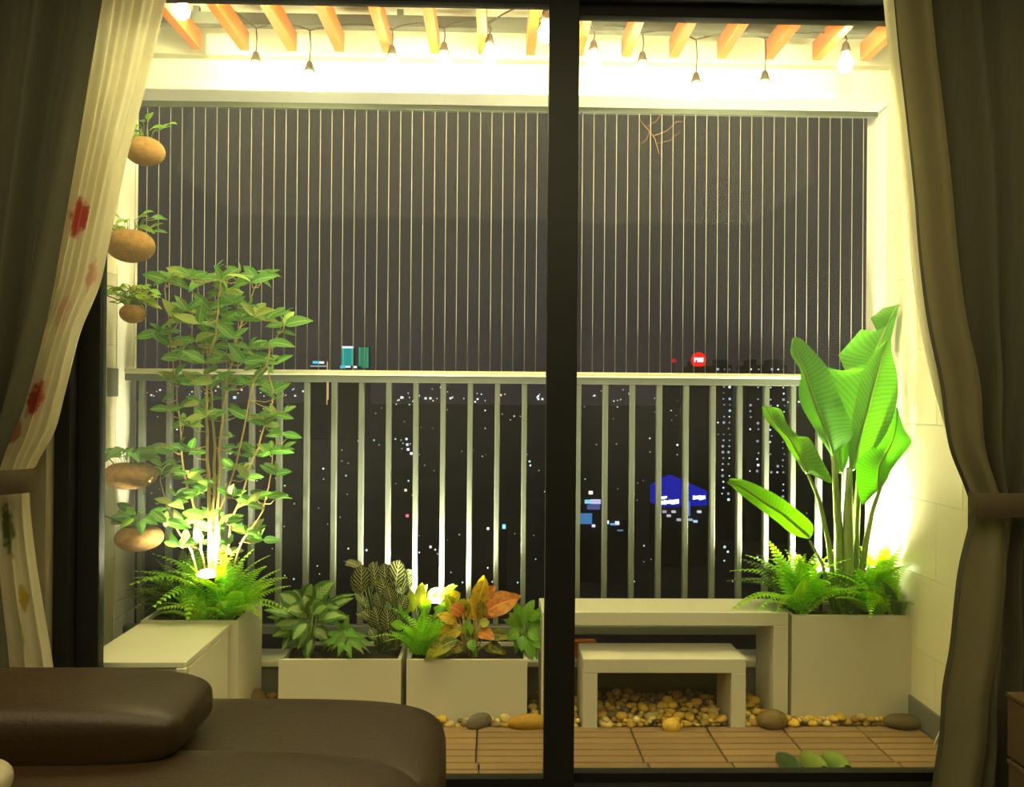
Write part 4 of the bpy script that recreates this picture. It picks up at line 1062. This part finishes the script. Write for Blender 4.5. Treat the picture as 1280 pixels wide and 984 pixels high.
shell_pot(181, 189, 3.17, 0.155, 0.115, 'topmost coconut shell pot on the left wall, trailing round leaves', 51, 18, 0.09, [L['bright'], L['pot']])
shell_pot(163, 307, 3.12, 0.185, 0.135, 'second coconut shell pot from the top, below the sheer curtain edge', 52, 17, 0.10, [L['pot'], L['bright']])
shell_pot(166, 392, 3.16, 0.10, 0.08, 'small pot on the left wall hidden by a pale yellow-green bush', 53, 90, 0.075, [L['potpale'], L['bright']], True)
shell_pot(163, 594, 3.12, 0.205, 0.115, 'wide coconut shell pot with dark rosette, fourth from the top', 54, 18, 0.075, [L['pot'], L['pot'], L['shrub']], big=1.25)
shell_pot(174, 672, 3.16, 0.185, 0.11, 'lowest coconut shell pot on the left wall, just above the cabinet', 55, 18, 0.07, [L['pot'], L['pot'], L['bright']], big=1.2)

# dry twig caught in the wires, and clogs on the deck
q = onY(820, 172, YR - 0.03); m = MB(); r = random.Random(8)
m.tube([onY(800, 150, YR - .012), onY(818, 172, YR - .02), onY(824, 192, YR - .014)], 0.0012, 4)
for (x0, y0, x1, y1) in ((808, 158, 828, 140), (816, 170, 846, 152), (820, 180, 850, 165), (812, 164, 800, 180), (846, 152, 858, 146)):
    m.tube([onY(x0, y0, YR - .016), onY((x0 + x1) / 2 + 2, (y0 + y1) / 2 + 3, YR - .022), onY(x1, y1, YR - .016)], 0.0009, 4)
tag(m.build('dry_twig', mat('dry_twig', C(150, 110, 60), 0.8)), 'faint dry brown twig caught in the wires under the beam', 'twig')
gm = mat('green_plastic', C(150, 172, 84), 0.25, var=0.1, transl=0.25); gd = mat('dark_green_plastic', C(70, 92, 52), 0.3, var=0.1, transl=0.2)
for px, w_, h_, m_, lab in ((1018, 0.062, 0.062, gm, 'pale green plastic clog on the deck, left one of the bright pair'),
                            (1047, 0.062, 0.066, gm, 'pale green plastic clog on the deck, right one of the bright pair'),
                            (987, 0.058, 0.056, gd, 'dull dark green clog on the deck, left of the pale pair')):
    q = onY(px, 950, 2.69)
    t = thing('clog', lab, 'clog', (q.x, 2.69, 0))
    def up(u, v, q=q, w_=w_, h_=h_):
        y = lerp(-0.075, 0.10, v); k = math.sin(PI * min(1, 0.16 + 0.80 * v)) ** 0.5
        hh = h_ * (1.0 - 0.45 * v) * k; an = PI * u
        return Vector((q.x + math.cos(an) * w_ / 2 * k * 1.05, 2.69 + y, 0.010 + hh * math.sin(an) ** 0.7))
    MB().grid(up, 14, 12).build('upper', m_, t, smooth=True)
    MB().ellipsoid((q.x, 2.70, 0.008), (w_ / 2 * 1.1, 0.098, 0.008), 18, 6).build('sole', m_, t, smooth=True)

# ================================================================== ROOM: SOFA, BOXES, CURTAINS
def cushion(x0, x1, y0, y1, z0, z1, e=0.35, pinch=0.0, n=56, m_=32, e2=None, crown=0.0):
    c = Vector(((x0 + x1) / 2, (y0 + y1) / 2, (z0 + z1) / 2)); hx, hy, hz = (x1 - x0) / 2, (y1 - y0) / 2, (z1 - z0) / 2
    g = MB().ellipsoid((0, 0, 0), (1, 1, 1), n, m_, e, e2 or e)
    for v in g.v:
        k = abs(v.x)
        s_ = 1 - pinch * max(0, k - 0.55) ** 2 * 4
        if crown: v.z += crown * (1 - v.x * v.x) * (1 - v.y * v.y) * (1 if v.z > 0 else 0)
        v.y *= s_; v.z *= s_
        v.x, v.y, v.z = c.x + v.x * hx, c.y + v.y * hy, c.z + v.z * hz
    return g
sx1 = onY(545, 950, 1.45).x
sf = thing('sofa', 'dark brown leather sofa at the lower left in front of the door', 'sofa', (-0.9, 1.4, 0))
bx(-1.85, sx1 - 0.02, 1.0, 1.72, 0.0, 0.33).build('base', M['leather'], sf, bevel=0.04, segs=4)
zk = onY(420, 901, 1.66).z
cushion(-1.9, sx1 + 0.004, 1.40, 1.80, 0.28, zk + 0.012, 0.28, e2=0.22, crown=0.02).build('backrest', M['leather'], sf, smooth=True, weld=True)
zs = onY(420, 948, 1.42).z
cushion(-1.9, sx1, 0.80, 1.50, 0.25, zs + 0.012, 0.30, e2=0.25, crown=0.03).build('seat_cushion', M['leather'], sf, smooth=True, weld=True)
hx1 = onY(250, 880, 1.50).x
hz0, hz1 = onY(120, 955, 1.42).z, onY(120, 846, 1.52).z
hd = cushion(-1.55, hx1, 1.36, 1.62, hz0 - 0.01, hz1, 0.5, pinch=0.10, e2=0.22)
hd.build('headrest', M['leather'], sf, smooth=True, weld=True)
q = onY(-2, 962, 1.22)
tag(cushion(q.x - 0.30, q.x + 0.006, 1.12, 1.30, zs + 0.012, q.z + 0.004, 0.7, e2=0.6).build('cushion', M['cushion'], smooth=True, weld=True), 'corner of a beige cushion lying on the sofa at the lower left', 'cushion')

q = onY(1259, 865, 2.15)
def carton(z0, z1, x0, rot, label):
    t = thing('carton', label, 'box', (x0 + 0.2, 1.93, z0))
    bx(x0, x0 + 0.42, 1.72, 2.15, z0, z1 - 0.012).build('body', M['card'], t, bevel=0.003)
    bx(x0 - 0.003, x0 + 0.21 - 0.002, 1.717, 2.153, z1 - 0.012, z1).build('flap', M['card'], t, bevel=0.002)
    bx(x0 + 0.21 + 0.002, x0 + 0.423, 1.717, 2.153, z1 - 0.012, z1).build('flap', M['card'], t, bevel=0.002)
zg = onY(1262, 944, 2.15).z
carton(0.0, zg - 0.01, q.x + 0.004, 0, 'lower brown carton at the right edge behind the curtain')
carton(zg, q.z, q.x, 0, 'upper brown carton at the right edge in front of the curtain')

def curtain_sheet(left, right, Y0, pleats, amp, seed, py0=-135, py1=1120, nu=150, nv=110, lead=0.0, bulge=0.0):
    """Hanging cloth: edges are tables py -> px on plane Y0; pleats deepen where the cloth is gathered."""
    rr = random.Random(seed); ph = [rr.uniform(0, 6.28) for _ in range(4)]
    def fn(u, v):
        py = lerp(py0, py1, v)
        a_ = onY(smooth_interp(left, py), py, Y0); b_ = onY(smooth_interp(right, py), py, Y0)
        wd = abs(b_.x - a_.x); k = min(1.3, 0.55 / max(0.12, wd) + 0.45)
        uu = u + 0.018 * math.sin(5 * u + ph[0] + 2.2 * v)
        y = Y0 + amp * k * (math.sin(2 * PI * pleats * uu + ph[1]) + 0.45 * math.sin(2 * PI * pleats * 1.9 * uu + ph[2] + 1.3 * v))
        y -= bulge * math.sin(PI * u) ** 0.6
        if lead: y += lead * max(0, 1 - u / 0.16) ** 1.3
        c = a_.lerp(b_, u)
        return Vector((c.x + 0.004 * math.sin(2 * PI * pleats * uu + 1), y, min(max(c.z, 0.004), 2.758)))
    return MB().grid(fn, nu, nv)

def sheermat():
    T = NT('printed_sheer')
    uv = T.n('ShaderNodeUVMap').outputs[0]
    sx = T.n('ShaderNodeSeparateXYZ'); T.l(uv, sx.inputs[0])
    ob = T.n('ShaderNodeTexCoord').outputs['Object']
    nz = T.noise(ob, 40, 4)
    col = T.mix(T.noise(ob, 6), (*C(226, 214, 176), 1), (*C(240, 232, 204), 1))
    def blob(u0, v0, ru, rv, c, hard=0.9):
        nonlocal col
        du = T.math('DIVIDE', T.math('SUBTRACT', sx.outputs[0], u0), ru); dv = T.math('DIVIDE', T.math('SUBTRACT', sx.outputs[1], v0), rv)
        d = T.math('ADD', T.math('POWER', T.math('ABSOLUTE', du), 2.0), T.math('POWER', T.math('ABSOLUTE', dv), 2.0))
        d = T.math('MULTIPLY_ADD', nz, 1.7, d)
        col = T.mix(T.math('MULTIPLY', T.step(d, 1.85, 1.15), hard), col, (*c, 1))
    for pr in PRINT: blob(*pr)
    df = T.n('ShaderNodeBsdfDiffuse'); T.l(col, df.inputs[0]); tl = T.n('ShaderNodeBsdfTranslucent'); T.l(col, tl.inputs[0])
    tp = T.n('ShaderNodeBsdfTransparent')
    m1 = T.n('ShaderNodeMixShader'); m1.inputs[0].default_value = 0.58; T.l(df.outputs[0], m1.inputs[1]); T.l(tl.outputs[0], m1.inputs[2])
    m2 = T.n('ShaderNodeMixShader'); m2.inputs[0].default_value = 0.14; T.l(m1.outputs[0], m2.inputs[1]); T.l(tp.outputs[0], m2.inputs[2])
    T.l(m2.outputs[0], T.out.inputs[0]); return T.m
vv = lambda py: (py + 135) / 1255.0
RED = C(176, 34, 36); PK = C(196, 110, 90); GR = C(96, 112, 52); YL = C(190, 164, 50)
PRINT = [(0.50, vv(272), 0.15, vv(300) - vv(272), RED), (0.86, vv(345), 0.10, vv(372) - vv(345), PK, 0.6), (0.62, vv(390), 0.10, vv(420) - vv(390), PK, 0.4),
         (0.62, vv(500), 0.12, vv(528) - vv(498), RED), (0.46, vv(540), 0.10, 0.014, RED, 0.7), (0.45, vv(390), 0.10, 0.03, GR, 0.25),
         (0.62, vv(660), 0.12, vv(704) - vv(660), GR, 0.9), (0.74, vv(748), 0.06, 0.016, YL), (0.66, vv(790), 0.035, 0.03, GR, 0.6), (0.28, vv(760), 0.1, 0.05, GR, 0.5), (0.8, vv(880), 0.1, 0.04, RED, 0.5)]
M['sheer'] = sheermat()

# left: sheer first (nearer the glass), then the heavy drape
t = thing('sheer_curtain', 'white sheer curtain with red flowers and green leaf print, gathered at the left', 'curtain', (-1.35, 2.34, 0.0))
curtain_sheet([(-60, 95), (0, 92), (104, 82), (208, 66), (320, 42), (381, 30), (446, 10), (520, -16), (560, -26), (596, -30), (630, -34), (700, -34), (845, -30), (1120, -20)],
              [(-60, 222), (0, 207), (107, 182), (195, 159), (320, 133), (358, 124), (414, 101), (492, 81), (540, 68), (580, 46), (600, 40), (622, 37), (700, 45), (780, 58), (845, 68), (1120, 84)],
              2.335, 4.5, 0.013, 61).build('cloth', M['sheer'], t, smooth=True)
t = thing('drape', 'dark olive drape at the left edge, swept aside and tied', 'curtain', (-1.6, 2.24, 0.0))
curtain_sheet([(-60, -260), (300, -240), (560, -120), (600, -105), (640, -110), (845, -140), (1120, -180)],
              [(-60, 134), (0, 125), (104, 107), (208, 89), (320, 68), (381, 56), (446, 40), (520, 18), (560, 0), (596, -12), (640, -22), (700, -14), (845, 3), (1120, 14)],
              2.25, 7, 0.020, 62).build('cloth', M['drape'], t, smooth=True)
def tieback(px0, px1, py0, py1, Y, parent, tilt=0.0):
    def fn(u, v):
        an = lerp(-0.15 * PI, 1.15 * PI, u); cx = (px0 + px1) / 2; hw = (px1 - px0) / 2
        px = cx - math.cos(an) * hw; q = onY(px, lerp(py0, py1, v) + tilt * (px - cx) / hw, Y)
        return Vector((q.x, Y - 0.065 * math.sin(an) - 0.006 * math.sin(PI * v), q.z))
    MB().grid(fn, 36, 6).build('tieback', M['tie'], parent, smooth=True)
tieback(-112, 44, 588, 618, 2.27, t, -3)
# right: sheer edge, then drape
RS = [(-60, 1100), (0, 1105), (60, 1111), (150, 1122), (240, 1132), (320, 1139), (400, 1150), (480, 1167), (560, 1191), (612, 1211), (636, 1219), (650, 1219), (720, 1206), (820, 1195), (870, 1186), (930, 1176), (984, 1168), (1120, 1150)]
t = thing('sheer_curtain', 'thin pale sheer edge showing beside the right drape', 'curtain', (1.55, 2.34, 0.0))
curtain_sheet(RS, [(y, x + (150 if y < 500 else 70)) for y, x in RS], 2.345, 5, 0.010, 63, nu=80).build('cloth', M['lining'], t, smooth=True)
t = thing('drape', 'dark olive drape at the right edge, tied back beside the cartons', 'curtain', (1.75, 2.22, 0.0))
RDL = [(y, x + (23 if y < 560 else 11 if y < 700 else 8 if y < 900 else 14)) for y, x in RS]
curtain_sheet(RDL, [(-60, 1560), (300, 1540), (560, 1400), (620, 1345), (650, 1345), (845, 1400), (1120, 1480)],
              2.25, 6.5, 0.022, 64, lead=0.06).build('cloth', M['drape'], t, smooth=True)
M['band'] = mat('drape_lit_edge', C(108, 100, 70), 0.85, var=0.06, transl=0.25)  # paler strip: light caught by the drape's leading edge, put into the colour
curtain_sheet([(y, x - 8) for y, x in RDL], [(y, x + (36 if y < 500 else 30 if y < 600 else 26 if y < 660 else 44)) for y, x in RDL], 2.215, 0.6, 0.012, 65, nu=24).build('lit_edge', M['band'], t, smooth=True)
tieback(1212, 1350, 612, 642, 2.20, t, -3)
lp = [onY(x, y, 2.33) for x, y in ((1176, 912), (1170, 925), (1167, 934), (1170, 938), (1176, 935))]
tag(MB().tube(lp, 0.0022, 6).build('curtain_loop', mat('white_cord', C(236, 222, 170), 0.5), smooth=True), 'small white cord loop at the lower edge of the right curtain', 'cord loop')
